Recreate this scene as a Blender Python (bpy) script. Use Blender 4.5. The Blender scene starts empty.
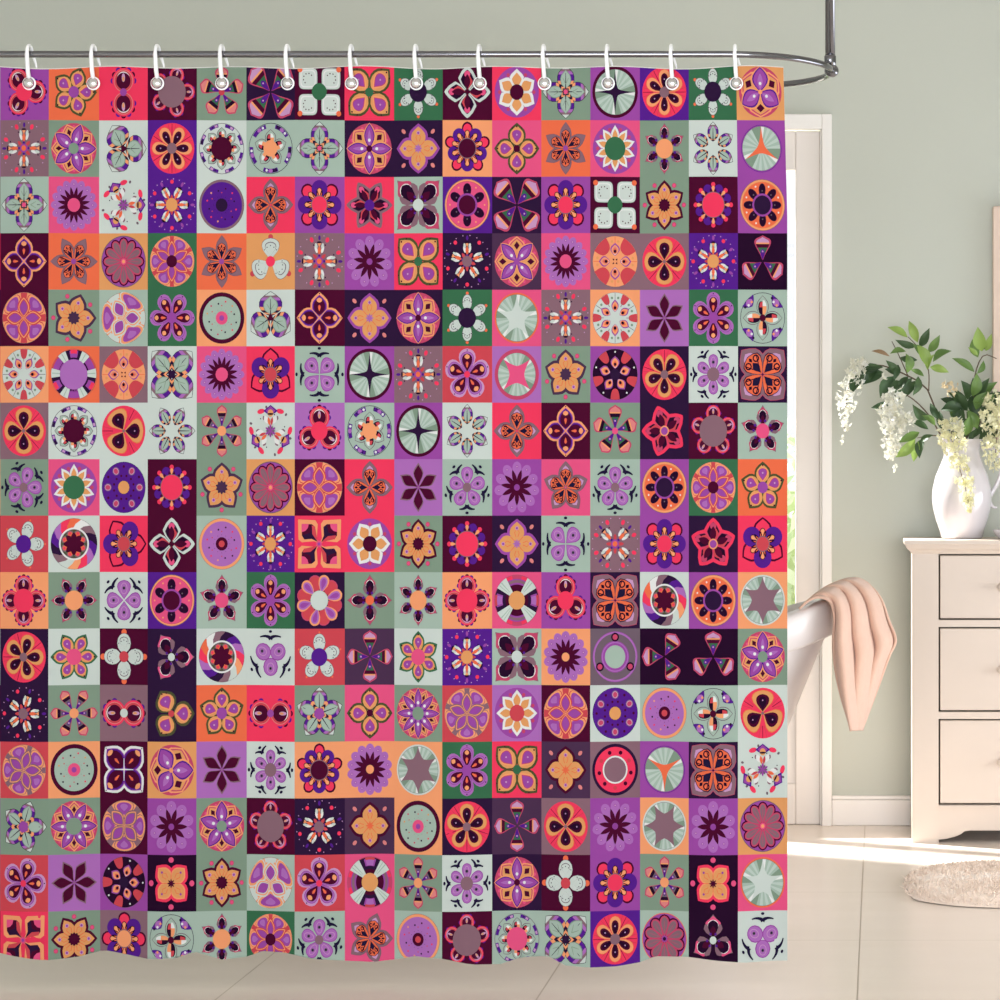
import bpy, math, random
import numpy as np
from mathutils import Vector, Matrix

random.seed(7)
C = bpy.context.scene.collection
PI = math.pi
EYE = 1.04            # camera height (m)
F = 2500.0            # focal length in pixels of the 1000 px frame
CY = -5.0             # camera y
VX, VY = 881.0, 470.0 # vanishing point of the photo


def at(px, py, y):
    """point of the place seen at pixel (px, py) lying at depth y"""
    d = (y - CY) / F
    return Vector(((px - VX) * d, y, EYE - (py - VY) * d))


def lin(c):
    out = []
    for v in c[:3]:
        v /= 255.0
        out.append(v / 12.92 if v <= 0.04045 else ((v + 0.055) / 1.055) ** 2.4)
    return (*out, 1.0)


# ------------------------------------------------------------------ materials
def mat(name, rgb, rough=0.5, metal=0.0, noise=0.0, scale=20.0, bump=0.0, bscale=200.0, **kw):
    m = bpy.data.materials.new(name)
    m.use_nodes = True
    nt = m.node_tree
    b = nt.nodes['Principled BSDF']
    b.inputs['Base Color'].default_value = lin(rgb)
    b.inputs['Roughness'].default_value = rough
    b.inputs['Metallic'].default_value = metal
    for k, v in kw.items():
        b.inputs[k.replace('_', ' ')].default_value = v
    tc = nt.nodes.new('ShaderNodeTexCoord')
    if noise:
        n = nt.nodes.new('ShaderNodeTexNoise')
        n.inputs['Scale'].default_value = scale
        n.inputs['Detail'].default_value = 4
        nt.links.new(tc.outputs['Object'], n.inputs['Vector'])
        mx = nt.nodes.new('ShaderNodeMix')
        mx.data_type = 'RGBA'
        mx.inputs[6].default_value = lin([max(0, v - noise) for v in rgb])
        mx.inputs[7].default_value = lin([min(255, v + noise) for v in rgb])
        nt.links.new(n.outputs['Fac'], mx.inputs[0])
        nt.links.new(mx.outputs[2], b.inputs['Base Color'])
    if bump:
        n2 = nt.nodes.new('ShaderNodeTexNoise')
        n2.inputs['Scale'].default_value = bscale
        n2.inputs['Detail'].default_value = 3
        nt.links.new(tc.outputs['Object'], n2.inputs['Vector'])
        bp = nt.nodes.new('ShaderNodeBump')
        bp.inputs['Strength'].default_value = bump
        bp.inputs['Distance'].default_value = 0.003
        nt.links.new(n2.outputs['Fac'], bp.inputs['Height'])
        nt.links.new(bp.outputs['Normal'], b.inputs['Normal'])
    return m


def attr_mat(name, attr, rough, bump=0.0, bscale=300, trans=0.0):
    m = mat(name, (200, 200, 200), rough, bump=bump, bscale=bscale)
    nt = m.node_tree
    a = nt.nodes.new('ShaderNodeAttribute')
    a.attribute_name = attr
    b = nt.nodes['Principled BSDF']
    nt.links.new(a.outputs['Color'], b.inputs['Base Color'])
    if trans:
        out = nt.nodes['Material Output']
        t = nt.nodes.new('ShaderNodeBsdfTranslucent')
        nt.links.new(a.outputs['Color'], t.inputs['Color'])
        mx = nt.nodes.new('ShaderNodeMixShader')
        mx.inputs[0].default_value = trans
        nt.links.new(b.outputs[0], mx.inputs[1])
        nt.links.new(t.outputs[0], mx.inputs[2])
        nt.links.new(mx.outputs[0], out.inputs[0])
    return m


def floor_material():
    m = mat('floor_tile', (229, 219, 207), 0.28)
    nt = m.node_tree
    L = nt.links.new
    b = nt.nodes['Principled BSDF']
    geo = nt.nodes.new('ShaderNodeNewGeometry')
    sep = nt.nodes.new('ShaderNodeSeparateXYZ')
    L(geo.outputs['Position'], sep.inputs[0])

    def math_(op, a, c):
        n = nt.nodes.new('ShaderNodeMath')
        n.operation = op
        for i, v in enumerate((a, c)):
            if isinstance(v, (int, float)):
                n.inputs[i].default_value = v
            else:
                L(v, n.inputs[i])
        return n.outputs[0]

    def line(sock, off):
        s = math_('ADD', sock, off + 63.0 * 5 + 0.0015)
        s = math_('FLOORED_MODULO', s, 0.63)
        return math_('LESS_THAN', s, 0.003)
    lx = line(sep.outputs['X'], 0.0469)
    ly = line(sep.outputs['Y'], -0.53)
    g = math_('MAXIMUM', lx, ly)
    n = nt.nodes.new('ShaderNodeTexNoise')
    n.inputs['Scale'].default_value = 3.0
    n.inputs['Detail'].default_value = 6
    mp = nt.nodes.new('ShaderNodeMapping')
    mp.inputs['Scale'].default_value = (0.6, 3.0, 1)
    L(geo.outputs['Position'], mp.inputs[0])
    L(mp.outputs[0], n.inputs['Vector'])
    mx = nt.nodes.new('ShaderNodeMix')
    mx.data_type = 'RGBA'
    mx.inputs[6].default_value = lin((240, 226, 213))
    mx.inputs[7].default_value = lin((247, 234, 223))
    L(n.outputs['Fac'], mx.inputs[0])
    m2 = nt.nodes.new('ShaderNodeMix')
    m2.data_type = 'RGBA'
    L(g, m2.inputs[0])
    L(mx.outputs[2], m2.inputs[6])
    m2.inputs[7].default_value = lin((178, 164, 148))
    L(m2.outputs[2], b.inputs['Base Color'])
    rr = math_('MULTIPLY', g, 0.5)
    rr = math_('ADD', rr, 0.24)
    L(rr, b.inputs['Roughness'])
    return m


M = {}
M['wall'] = mat('sage_wall_paint', (203, 206, 195), 0.9, noise=2, scale=1.5, bump=0.05, bscale=120)
M['floor'] = floor_material()
M['ceil'] = mat('ceiling_paint', (205, 203, 196), 0.9)
M['trim'] = mat('white_trim_paint', (250, 245, 240), 0.4, noise=2, scale=6)
M['door'] = mat('door_paint', (245, 236, 229), 0.4, noise=2, scale=6)
M['dresser'] = mat('cream_paint', (207, 192, 178), 0.45, noise=2, scale=8)
M['dark'] = mat('drawer_gap_shade', (70, 62, 50), 0.8)  # dark colour standing in for the shade inside the drawer gaps
M['chrome'] = mat('chrome', (132, 132, 138), 0.1, 1.0)
M['hook'] = mat('white_plastic', (246, 246, 246), 0.3, Specular_IOR_Level=0.6)
M['bead'] = mat('polished_silver', (232, 232, 236), 0.12, 1.0)
M['tub'] = mat('white_acrylic', (229, 220, 217), 0.32, Coat_Weight=0.15)
M['towel'] = mat('peach_terry', (224, 184, 162), 0.95, noise=5, scale=60, bump=0.6, bscale=500, Sheen_Weight=0.3)
M['vase'] = mat('white_ceramic', (214, 208, 211), 0.16, Coat_Weight=0.5)
M['stem'] = mat('brown_stem', (92, 74, 56), 0.7, noise=12, scale=80)
M['wood'] = mat('pale_wood', (226, 202, 184), 0.55, noise=8, scale=14)
M['canvas'] = mat('cream_panel', (232, 226, 214), 0.8, noise=3, scale=9)
M['rug'] = mat('beige_pile', (247, 229, 213), 0.95, noise=7, scale=30, Sheen_Weight=0.4)
M['glass'] = None
M['leaf'] = attr_mat('leaf_green', 'tone', 0.45, trans=0.25)
M['petal'] = attr_mat('petal_white', 'tone', 0.7, trans=0.3)
M['hedge'] = attr_mat('hedge_green', 'tone', 0.7, trans=0.5)
M['yard'] = mat('pale_gravel', (226, 222, 210), 0.9, noise=10, scale=8)
M['cloth'] = attr_mat('printed_polyester', 'print', 1.0, bump=0.05, bscale=900)
M['cloth'].node_tree.nodes['Principled BSDF'].inputs['Specular IOR Level'].default_value = 0.0

g = bpy.data.materials.new('window_glass')
g.use_nodes = True
nt = g.node_tree
nt.nodes.remove(nt.nodes['Principled BSDF'])
tr = nt.nodes.new('ShaderNodeBsdfTransparent')
gl = nt.nodes.new('ShaderNodeBsdfGlossy')
gl.inputs['Roughness'].default_value = 0.02
mxs = nt.nodes.new('ShaderNodeMixShader')
mxs.inputs[0].default_value = 0.06
nt.links.new(tr.outputs[0], mxs.inputs[1])
nt.links.new(gl.outputs[0], mxs.inputs[2])
nt.links.new(mxs.outputs[0], nt.nodes['Material Output'].inputs[0])
M['glass'] = g


# ------------------------------------------------------------------ mesh helper
class MB:
    def __init__(s):
        s.v, s.f, s.c = [], [], []
        s.col = None

    def add(s, vs, fs):
        o = len(s.v)
        s.v += [tuple(p) for p in vs]
        if s.col:
            s.c += [s.col] * len(vs)
        s.f += [tuple(i + o for i in f) for f in fs]

    def box(s, x0, x1, y0, y1, z0, z1, bev=0.0):
        if x1 < x0: x0, x1 = x1, x0
        if bev:
            b = bev
            # chamfered box
            vs = []
            for z, i in ((z0, b), (z0 + b, 0), (z1 - b, 0), (z1, b)):
                X0, X1, Y0, Y1 = x0 + i, x1 - i, y0 + i, y1 - i
                vs += [(X0 + b, Y0, z), (X1 - b, Y0, z), (X1, Y0 + b, z), (X1, Y1 - b, z),
                       (X1 - b, Y1, z), (X0 + b, Y1, z), (X0, Y1 - b, z), (X0, Y0 + b, z)]
            fs = [tuple(range(7, -1, -1)), tuple(range(24, 32))]
            for l in range(3):
                for k in range(8):
                    fs.append((l * 8 + k, l * 8 + (k + 1) % 8, l * 8 + 8 + (k + 1) % 8, l * 8 + 8 + k))
            s.add(vs, fs)
            return
        s.add([(x0, y0, z0), (x1, y0, z0), (x1, y1, z0), (x0, y1, z0),
               (x0, y0, z1), (x1, y0, z1), (x1, y1, z1), (x0, y1, z1)],
              [(3, 2, 1, 0), (4, 5, 6, 7), (0, 1, 5, 4), (1, 2, 6, 5), (2, 3, 7, 6), (3, 0, 4, 7)])

    def tube(s, pts, rad, n=10, closed=False, caps=True):
        pts = [Vector(p) for p in pts]
        m = len(pts)
        rads = rad if isinstance(rad, (list, tuple)) else [rad] * m
        vs, fs = [], []
        prev = None
        for i, p in enumerate(pts):
            if closed:
                t = pts[(i + 1) % m] - pts[i - 1]
            else:
                t = pts[min(i + 1, m - 1)] - pts[max(i - 1, 0)]
            t.normalize()
            if prev is None:
                a = Vector((0, 0, 1)) if abs(t.z) < 0.9 else Vector((1, 0, 0))
                u = t.cross(a).normalized()
            else:
                u = (prev - t * prev.dot(t)).normalized()
            prev = u
            w = t.cross(u)
            for k in range(n):
                a = 2 * PI * k / n
                vs.append(p + (u * math.cos(a) + w * math.sin(a)) * rads[i])
        for i in range(m if closed else m - 1):
            j = (i + 1) % m
            for k in range(n):
                k2 = (k + 1) % n
                fs.append((i * n + k, i * n + k2, j * n + k2, j * n + k))
        if caps and not closed:
            fs.append(tuple(range(n - 1, -1, -1)))
            fs.append(tuple((m - 1) * n + k for k in range(n)))
        s.add(vs, fs)

    def lathe(s, prof, c, n=48, cap0=True, cap1=True):
        vs, fs = [], []
        for r, z in prof:
            for k in range(n):
                a = 2 * PI * k / n
                vs.append((c[0] + r * math.cos(a), c[1] + r * math.sin(a), c[2] + z))
        for i in range(len(prof) - 1):
            for k in range(n):
                k2 = (k + 1) % n
                fs.append((i * n + k, i * n + k2, (i + 1) * n + k2, (i + 1) * n + k))
        if cap0: fs.append(tuple(range(n - 1, -1, -1)))
        if cap1: fs.append(tuple((len(prof) - 1) * n + k for k in range(n)))
        s.add(vs, fs)

    def sphere(s, c, r, n=20, m=12, sc=(1, 1, 1)):
        vs, fs = [(c[0], c[1], c[2] - r * sc[2])], []
        for i in range(1, m):
            t = -PI / 2 + PI * i / m
            for k in range(n):
                a = 2 * PI * k / n
                vs.append((c[0] + r * sc[0] * math.cos(t) * math.cos(a), c[1] + r * sc[1] * math.cos(t) * math.sin(a), c[2] + r * sc[2] * math.sin(t)))
        vs.append((c[0], c[1], c[2] + r * sc[2]))
        for k in range(n):
            k2 = (k + 1) % n
            fs.append((0, 1 + k2, 1 + k))
            fs.append((len(vs) - 1, 1 + (m - 2) * n + k, 1 + (m - 2) * n + k2))
            for i in range(m - 2):
                fs.append((1 + i * n + k, 1 + i * n + k2, 1 + (i + 1) * n + k2, 1 + (i + 1) * n + k))
        s.add(vs, fs)

    def build(s, name, material, parent=None, smooth=False, attr=None):
        me = bpy.data.meshes.new(name)
        me.from_pydata([tuple(v) for v in s.v], [], s.f)
        me.materials.append(material)
        if smooth:
            me.shade_smooth()
        if attr:
            ca = me.color_attributes.new(attr, 'FLOAT_COLOR', 'POINT')
            ca.data.foreach_set('color', np.array(s.c, dtype=np.float32).ravel())
        me.update()
        o = bpy.data.objects.new(name, me)
        C.objects.link(o)
        if parent:
            o.parent = parent
            o.matrix_parent_inverse = Matrix.Translation(parent.location).inverted()
        return o


def tag(o, label=None, cat=None, group=None, kind=None):
    if label: o['label'] = label
    if cat: o['category'] = cat
    if group: o['group'] = group
    if kind: o['kind'] = kind
    return o


def thing(name, loc, label, cat, group=None):
    o = bpy.data.objects.new(name, None)
    o.empty_display_size = 0.1
    o.location = loc
    C.objects.link(o)
    return tag(o, label, cat, group)


def soften(o, w=0.003, seg=2):
    b = o.modifiers.new('bevel', 'BEVEL')
    b.width = w
    b.segments = seg
    b.limit_method = 'ANGLE'
    return o


# ------------------------------------------------------------------ room shell
YW = 2.325
XL, XR, YF, ZC = -3.3, 2.1, -6.0, 2.75
DX0, DX1, DZ = -1.62, -0.160, 2.050         # door opening in the back wall
b = MB(); b.box(XL - .15, XR + .15, YF, YW + 0.15, -0.1, 0); tag(b.build('floor', M['floor']), kind='structure')
b = MB()
b.box(XL - .15, DX0, YW, YW + .15, 0, ZC)
b.box(DX1, XR + .15, YW, YW + .15, 0, ZC)
b.box(DX0, DX1, YW, YW + .15, DZ, ZC)
tag(b.build('wall_back', M['wall']), kind='structure')
b = MB(); b.box(XL - .15, XL, YF, YW, 0, ZC); tag(b.build('wall_left', M['wall']), kind='structure')
b = MB(); b.box(XR, XR + .15, YF, YW, 0, ZC); tag(b.build('wall_right', M['wall']), kind='structure')
b = MB(); b.box(XL - .15, XR + .15, YF, YW + .15, ZC, ZC + .1); tag(b.build('ceiling', M['ceil']), kind='structure')

# baseboard: a board with a rounded cap
zb = EYE - (796 - VY) * 7.305 / F
b = MB()
for x0, x1 in ((XL, DX0 - 0.05), (-0.1436, XR)):
    b.box(x0, x1, YW - 0.018, YW, 0, zb - 0.012)
    b.box(x0, x1, YW - 0.011, YW, zb - 0.012, zb)
tag(soften(b.build('baseboard_back', M['trim'])), kind='structure')

# door casing (trim) and the glazed double door
b = MB()
cw = 0.0293
b.box(-0.1729, -0.1436, YW - 0.026, YW, 0, 2.080)
b.box(DX0 - cw, DX0 + 0.012, YW - 0.026, YW, 0, 2.080)
b.box(DX0 + 0.012, -0.1729, YW - 0.026, YW, 2.036, 2.080)
b.box(-0.1789, -0.1729, YW - 0.012, YW + 0.1, 0, 2.036)
tag(soften(b.build('trim_door', M['trim'])), kind='structure')
door = bpy.data.objects.new('door_1', None); C.objects.link(door); door.location = (-0.9, YW, 0); tag(door, kind='structure')
xm = 0.5 * (DX0 + DX1) - 0.01


def leaf_of_door(x0, x1):
    y0, y1 = YW + 0.004, YW + 0.044
    st = 0.072
    f = MB()
    f.box(x0, x0 + st, y0, y1, 0.0005, 2.034)
    f.box(x1 - st, x1, y0, y1, 0.0005, 2.034)
    f.box(x0 + st, x1 - st, y0, y1, 1.919, 2.034)
    f.box(x0 + st, x1 - st, y0, y1, 0.47, 0.56)
    f.box(x0 + st, x1 - st, y0, y1, 0.0005, 0.12)
    lf = soften(f.build('door_leaf', M['door'], door), 0.004)
    p = MB()
    p.box(x0 + st, x1 - st, y0 + 0.012, y1 - 0.012, 0.12, 0.47)
    p.build('lower_panel', M['door'], lf)
    gl_ = MB()
    gl_.box(x0 + st, x1 - st, y0 + 0.017, y0 + 0.022, 0.56, 1.919)
    gl_.build('glass_pane', M['glass'], lf)


leaf_of_door(-0.174 - 0.005 - (xm - DX0 - 0.02), -0.179)
leaf_of_door(DX0 + 0.013, -0.174 - 0.010 - (xm - DX0 - 0.02))

# outside: ground and a clipped hedge seen through the glass
b = MB(); b.box(-9, 4, YW + 0.15, 14, -0.12, -0.02); tag(b.build('ground_outside', M['yard']), kind='structure')
b = MB()
rnd = random.Random(3)
for i in range(9000):
    x = rnd.uniform(-5.0, 1.2); y = rnd.uniform(5.2, 5.9)
    top = 1.35 + 0.12 * math.sin(x * 3.1) + 0.06 * math.sin(x * 9)
    z = rnd.uniform(0, top)
    if rnd.random() < .7: y = 5.2 + rnd.random() * .12
    r = rnd.uniform(.03, .07)
    n1 = Vector((rnd.gauss(0, 1), rnd.gauss(0, 1), rnd.gauss(0, 1))).normalized()
    n2 = n1.orthogonal().normalized()
    p = Vector((x, y, z - 0.02 + .02))
    gcol = rnd.uniform(0.0, 1.0)
    b.col = lin((196 + 45 * gcol, 214 + 30 * gcol, 180 + 50 * gcol))
    b.add([p - n1 * r, p + n2 * r * .45, p + n1 * r, p - n2 * r * .45], [(0, 1, 2, 3)])
b.col = lin((196, 206, 170))
b.box(-5.0, 1.2, 5.35, 5.8, -0.02, .95)
tag(b.build('hedge', M['hedge'], attr='tone'), 'pale green clipped hedge outside behind the glass door', 'hedge')

# ------------------------------------------------------------------ curtain rod ring
ZR = EYE - (54 - VY) * 0.002
ring = thing('curtain_rod', (-0.105, 0.21, ZC), 'chrome oval shower curtain rod hung from the ceiling on a round post', 'curtain rod')
pts = []
RA = 0.207
XA, XB = -0.310, -1.95
for k in range(33):
    a = -PI / 2 + PI * k / 32
    pts.append((XA + RA * math.cos(a), 0.21 + RA * math.sin(a), ZR))
for k in range(1, 12):
    pts.append((XA + (XB - XA) * k / 12, 0.21 + RA, ZR))
for k in range(33):
    a = PI / 2 + PI * k / 32
    pts.append((XB + RA * math.cos(a), 0.21 + RA * math.sin(a), ZR))
for k in range(1, 12):
    pts.append((XB + (XA - XB) * k / 12, 0.21 - RA, ZR))
b = MB(); b.tube(pts, 0.0068, 16, closed=True); b.build('ring_rail', M['chrome'], ring, True)
b = MB(); b.lathe([(0.0105, 0.012), (0.0105, ZC - ZR)], (-0.106, 0.21, ZR), 24); b.build('ceiling_post', M['chrome'], ring, True)
b = MB()
b.sphere((-0.103, 0.21, ZR), 0.0145, 24, 14, (1.05, 1.05, 0.95))
b.lathe([(0.0125, 0.006), (0.0125, 0.03), (0.0105, 0.033)], (-0.106, 0.21, ZR), 24)
b.build('elbow_fitting', M['chrome'], ring, True)
b = MB(); b.lathe([(0.035, -0.012), (0.035, 0.0)], (-0.106, 0.21, ZC), 32); b.build('ceiling_flange', M['chrome'], ring)

# ------------------------------------------------------------------ printed shower curtain
PAL = dict(R=(240, 60, 94), H=(228, 84, 130), C=(204, 72, 82), O=(236, 110, 74), A=(242, 158, 110), Y=(224, 156, 98),
           P=(154, 74, 160), L=(172, 108, 182), V=(86, 34, 138), M=(76, 16, 46), K=(47, 26, 58), X=(76, 50, 78),
           B=(40, 16, 42), G=(128, 150, 130), S=(164, 184, 170), W=(202, 212, 205), E=(58, 108, 76), T=(136, 102, 114),
           D=(112, 94, 106), N=(228, 229, 226), Z=(80, 82, 52), I=(198, 150, 192), J=(196, 72, 106), Q=(36, 28, 58), U=(220, 130, 128), F=(184, 200, 190))
DYE = 0.755            # how much light the dyed polyester returns at full tint
PLIN = {k: tuple(c * DYE for c in lin(v)[:3]) + (1.0,) for k, v in PAL.items()}
CW_, RH_, X0_, Y0_ = 49.19, 56.48, 0.2, 63.8
WH = np.array([lin((235, 233, 228))[:3]])


def ripple(x, z):
    """gentle folds of the hanging cloth, deeper towards the hem"""
    k = np.clip((1.85 - z) / 1.8, 0, 1)
    a = 0.0028 + 0.0055 * k
    return a * (np.sin(2 * PI * x / 0.262 + 0.6 + 0.5 * np.sin(x * 3.0)) + 0.35 * np.sin(2 * PI * x / 0.49 + 1.3 + 1.2 * k))


def topline(px):
    return 67.8 + 1.3 * np.sin(2 * PI * (px - 12) / 129.0) + 0.5 * np.sin(px * 0.031)


HX = [-110, -60, 0, 25, 50, 78, 102, 150, 178, 195, 222, 248, 262, 285, 312, 345, 372, 395, 415, 445, 472, 500, 520, 548, 565, 590, 618, 640, 655, 690, 720, 745, 770, 800]
HY = [958, 955, 953, 957, 959.5, 957, 951, 959, 957, 951, 960, 957, 951, 952, 958, 961, 963, 960, 956, 958, 964, 964.5, 958, 956, 965, 967, 966.5, 963, 957, 956.5, 960, 962.5, 961.5, 961]
HX = np.array(HX, float); HY = np.array(HY, float)


def hemline(px):
    return np.interp(px, HX, HY)


SV, SF, SC = [], [], []   # arrays: pixel-plane points with offset, faces, colours
NV = 0


def push(px, py, off, faces, col):
    global NV
    n = len(px)
    SV.append(np.stack([px, py, np.full(n, off)], 1))
    SF.extend([[i + NV for i in f] for f in faces])
    SC.append(np.tile(np.array(col, dtype=np.float32), (n, 1)))
    NV += n


LAYER = 0.00016


class Tile:
    def __init__(s, c, r, bg):
        s.cx = X0_ + (c + .5) * CW_
        s.cy = Y0_ + (r + .5) * RH_
        s.l = 1
        s.bg = bg
        nx, ny = 6, 7
        u = np.linspace(-1, 1, nx + 1); v = np.linspace(-1, 1, ny + 1)
        U, Vv = np.meshgrid(u, v)
        f = []
        for j in range(ny):
            for i in range(nx):
                a = j * (nx + 1) + i
                f.append((a, a + 1, a + nx + 2, a + nx + 1))
        s.put(U.ravel(), Vv.ravel(), f, PLIN[bg], 0)

    def put(s, u, v, faces, col, layer=None):
        off = LAYER * (s.l if layer is None else layer)
        push(s.cx + u * CW_ / 2, s.cy - v * RH_ / 2, off, faces, col)

    def up(s):
        s.l += 1

    def poly(s, col, pts, cen=None):
        """star-shaped polygon, filled in rings so that it follows the folds"""
        pts = np.asarray(pts, float)
        cen = pts.mean(0) if cen is None else np.asarray(cen, float)
        n = len(pts)
        rmax = np.abs(pts - cen).max() * 0.052
        nr = max(1, int(math.ceil(rmax / 0.011)))
        P = [cen[None, :]] + [cen + (pts - cen) * (k + 1) / nr for k in range(nr)]
        P = np.concatenate(P)
        f = []
        for i in range(n):
            j = (i + 1) % n
            f.append((0, 1 + i, 1 + j))
            for k in range(nr - 1):
                a = 1 + k * n
                f.append((a + i, a + n + i, a + n + j, a + j))
        s.put(P[:, 0], P[:, 1], f, PLIN[col])

    def disc(s, col, r, cx=0.0, cy=0.0, n=None, up=True):
        n = n or (36 if r > .5 else 24 if r > .25 else 14 if r > .09 else 8)
        a = np.arange(n) * 2 * PI / n
        s.poly(col, np.stack([cx + r * np.cos(a), cy + r * np.sin(a)], 1), (cx, cy))
        if up: s.up()

    def dots(s, col, n, a0, rad, r, r2=None):
        for k in range(n):
            a = math.radians(a0) + 2 * PI * k / n
            if r2 is None:
                s.disc(col, r, rad * math.cos(a), rad * math.sin(a), up=False)
            else:   # ovals, r along the radius and r2 across
                t = np.arange(10) * 2 * PI / 10
                x = rad + r * np.cos(t); y = r2 * np.sin(t)
                s.poly(col, np.stack([x * math.cos(a) - y * math.sin(a), x * math.sin(a) + y * math.cos(a)], 1))
        s.up()

    PR = {
        'leaf': ([0, .08, .2, .35, .5, .65, .8, .92, 1], [0, .3, .62, .9, 1, .9, .62, .3, 0]),
        'drop': ([0, .1, .25, .45, .65, .8, .9, .96, 1], [0, .2, .5, .86, 1, .93, .72, .45, 0]),
        'tip': ([0, .08, .2, .4, .58, .72, .85, .94, 1], [0, .3, .62, .97, 1, .82, .45, .15, 0]),
        'fat': ([0, .06, .2, .38, .55, .7, .84, .94, 1], [0, .35, .8, 1, 1, .86, .52, .2, 0]),
        'spear': ([0, .2, .45, .6, .75, .88, 1], [0, .32, .85, 1, .75, .35, 0]),
        'cone': ([0, .2, .4, .55, .66, .74, .81, .87, .92, .96, 1], [.03, .28, .6, .84, .97, 1, .94, .76, .45, .2, 0]),
        'round': ([0, .03, .1, .25, .5, .75, .9, .97, 1], [0, .34, .6, .87, 1, .87, .6, .34, 0]),
        'sq': ([0, .05, .3, .5, .55, .8, .95, 1], [0, .12, .72, 1, 1, .62, .22, 0]),
        'ogee': ([0, .08, .2, .36, .5, .64, .78, .9, 1], [0, .35, .75, 1, .92, .68, .4, .17, 0]),
        'dome': ([0, .04, .15, .35, .6, .85, 1], [0, .34, .58, .77, .89, .97, 1]),
        'kite': ([0, .5, 1], [0, 1, 0]),
        'heart': ([0, .12, .35, .6, .8, .92, 1], [0, .35, .72, 1, .95, .6, .1]),
        'club': ([0, .5, .7, .82, .92, 1], [.12, .35, .8, 1, .75, 0]),
        'wedge': ([0, .999, 1], [.1, 1, 1]),
    }

    def pet(s, col, n, a0, r0, r1, w, prof='leaf', ta=0.0, tb=1.0, side=0, up=True):
        tt, ff = s.PR[prof]
        m = 12 if (r1 - r0) > .3 else 8
        t = np.unique(np.concatenate([np.linspace(ta, tb, m), [x for x in tt if ta < x < tb]]))
        h = w * np.interp(t, tt, ff)
        x = r0 + (r1 - r0) * t
        top = np.stack([x, h if side >= 0 else h * 0], 1)
        bot = np.stack([x, -h if side <= 0 else h * 0], 1)[::-1]
        pts = np.concatenate([top, bot])
        # drop doubled points at closed ends
        keep = [0]
        for i in range(1, len(pts)):
            if np.abs(pts[i] - pts[keep[-1]]).max() > 1e-5: keep.append(i)
        if np.abs(pts[keep[-1]] - pts[0]).max() < 1e-5: keep.pop()
        pts = pts[keep]
        cen = pts.mean(0)
        for k in range(n):
            a = math.radians(a0) + 2 * PI * k / n
            R = np.array([[math.cos(a), math.sin(a)], [-math.sin(a), math.cos(a)]])
            s.poly(col, pts @ R, cen @ R)
        if up: s.up()

    def sector(s, col, n, a0, half, r0, r1, up=True, twist=0.0):
        """annular sectors, as a strip"""
        q = max(2, int(half * 2 / 9) + 1)
        nr = max(1, int((r1 - r0) / 0.2))
        for k in range(n):
            aa = np.radians(a0 + 360.0 * k / n + np.linspace(-half, half, q + 1))
            us, vs = [], []
            for j in range(nr + 1):
                r = r0 + (r1 - r0) * j / nr
                tw = math.radians(twist) * j / nr
                us.append(r * np.cos(aa + tw)); vs.append(r * np.sin(aa + tw))
            f = []
            for j in range(nr):
                for i in range(q):
                    a = j * (q + 1) + i
                    f.append((a, a + q + 1, a + q + 2, a + 1))
            s.put(np.concatenate(us), np.concatenate(vs), f, PLIN[col])
        if up: s.up()

    def stroke(s, col, pts, w0, w1=None, n=1, a0=0.0, up=True):
        pts = np.asarray(pts, float)
        w1 = w0 if w1 is None else w1
        m = len(pts)
        d = np.gradient(pts, axis=0)
        d /= np.maximum(np.linalg.norm(d, axis=1, keepdims=True), 1e-9)
        nr = np.stack([-d[:, 1], d[:, 0]], 1)
        w = (w0 + (w1 - w0) * np.linspace(0, 1, m))[:, None]
        P = np.concatenate([pts + nr * w, pts - nr * w])
        f = [(i, i + m, i + m + 1, i + 1) for i in range(m - 1)]
        for k in range(n):
            a = math.radians(a0) + 2 * PI * k / n
            R = np.array([[math.cos(a), math.sin(a)], [-math.sin(a), math.cos(a)]])
            Q = P @ R
            s.put(Q[:, 0], Q[:, 1], f, PLIN[col])
        if up: s.up()


def pol(r, a):
    return (r * math.cos(math.radians(a)), r * math.sin(math.radians(a)))


# ---- the printed motifs (t: tile, n: petals, a: angle of the first petal)
def lobe(t, n, a, cc):
    d, q, cr = {2: (.40, .46, .14), 3: (.47, .40, .33), 4: (.52, .36, .42), 5: (.62, .29, .56)}[n]
    if n == 2 and cc == 'W': cr = .16
    for k in range(n):
        an = a + 360 * k / n
        for j in range(-3, 4):
            x, y = pol(d, an); ex, ey = pol(q * .99, an + j * 30)
            t.disc('V' if j % 2 else 'M', q * .24, x + ex * .93, y + ey * .93, up=False)
    t.up()
    for col, r, sh in (('R', q * 1.0, 0), ('U', q * .86, 0), ('C', q * .80, 0), ('N' if n < 4 else 'I', q * .59, .06), ('M', q * .64, 0)):
        for k in range(n):
            x, y = pol(d + sh, a + 360 * k / n)
            t.disc(col, r, x, y, up=False)
        t.up()
    t.dots('I', n, a, d + q * .25, q * .34, q * .15)
    t.dots('Y', n, a, d + q * .15, q * .2, q * .1)
    t.disc(cc, cr)


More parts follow.
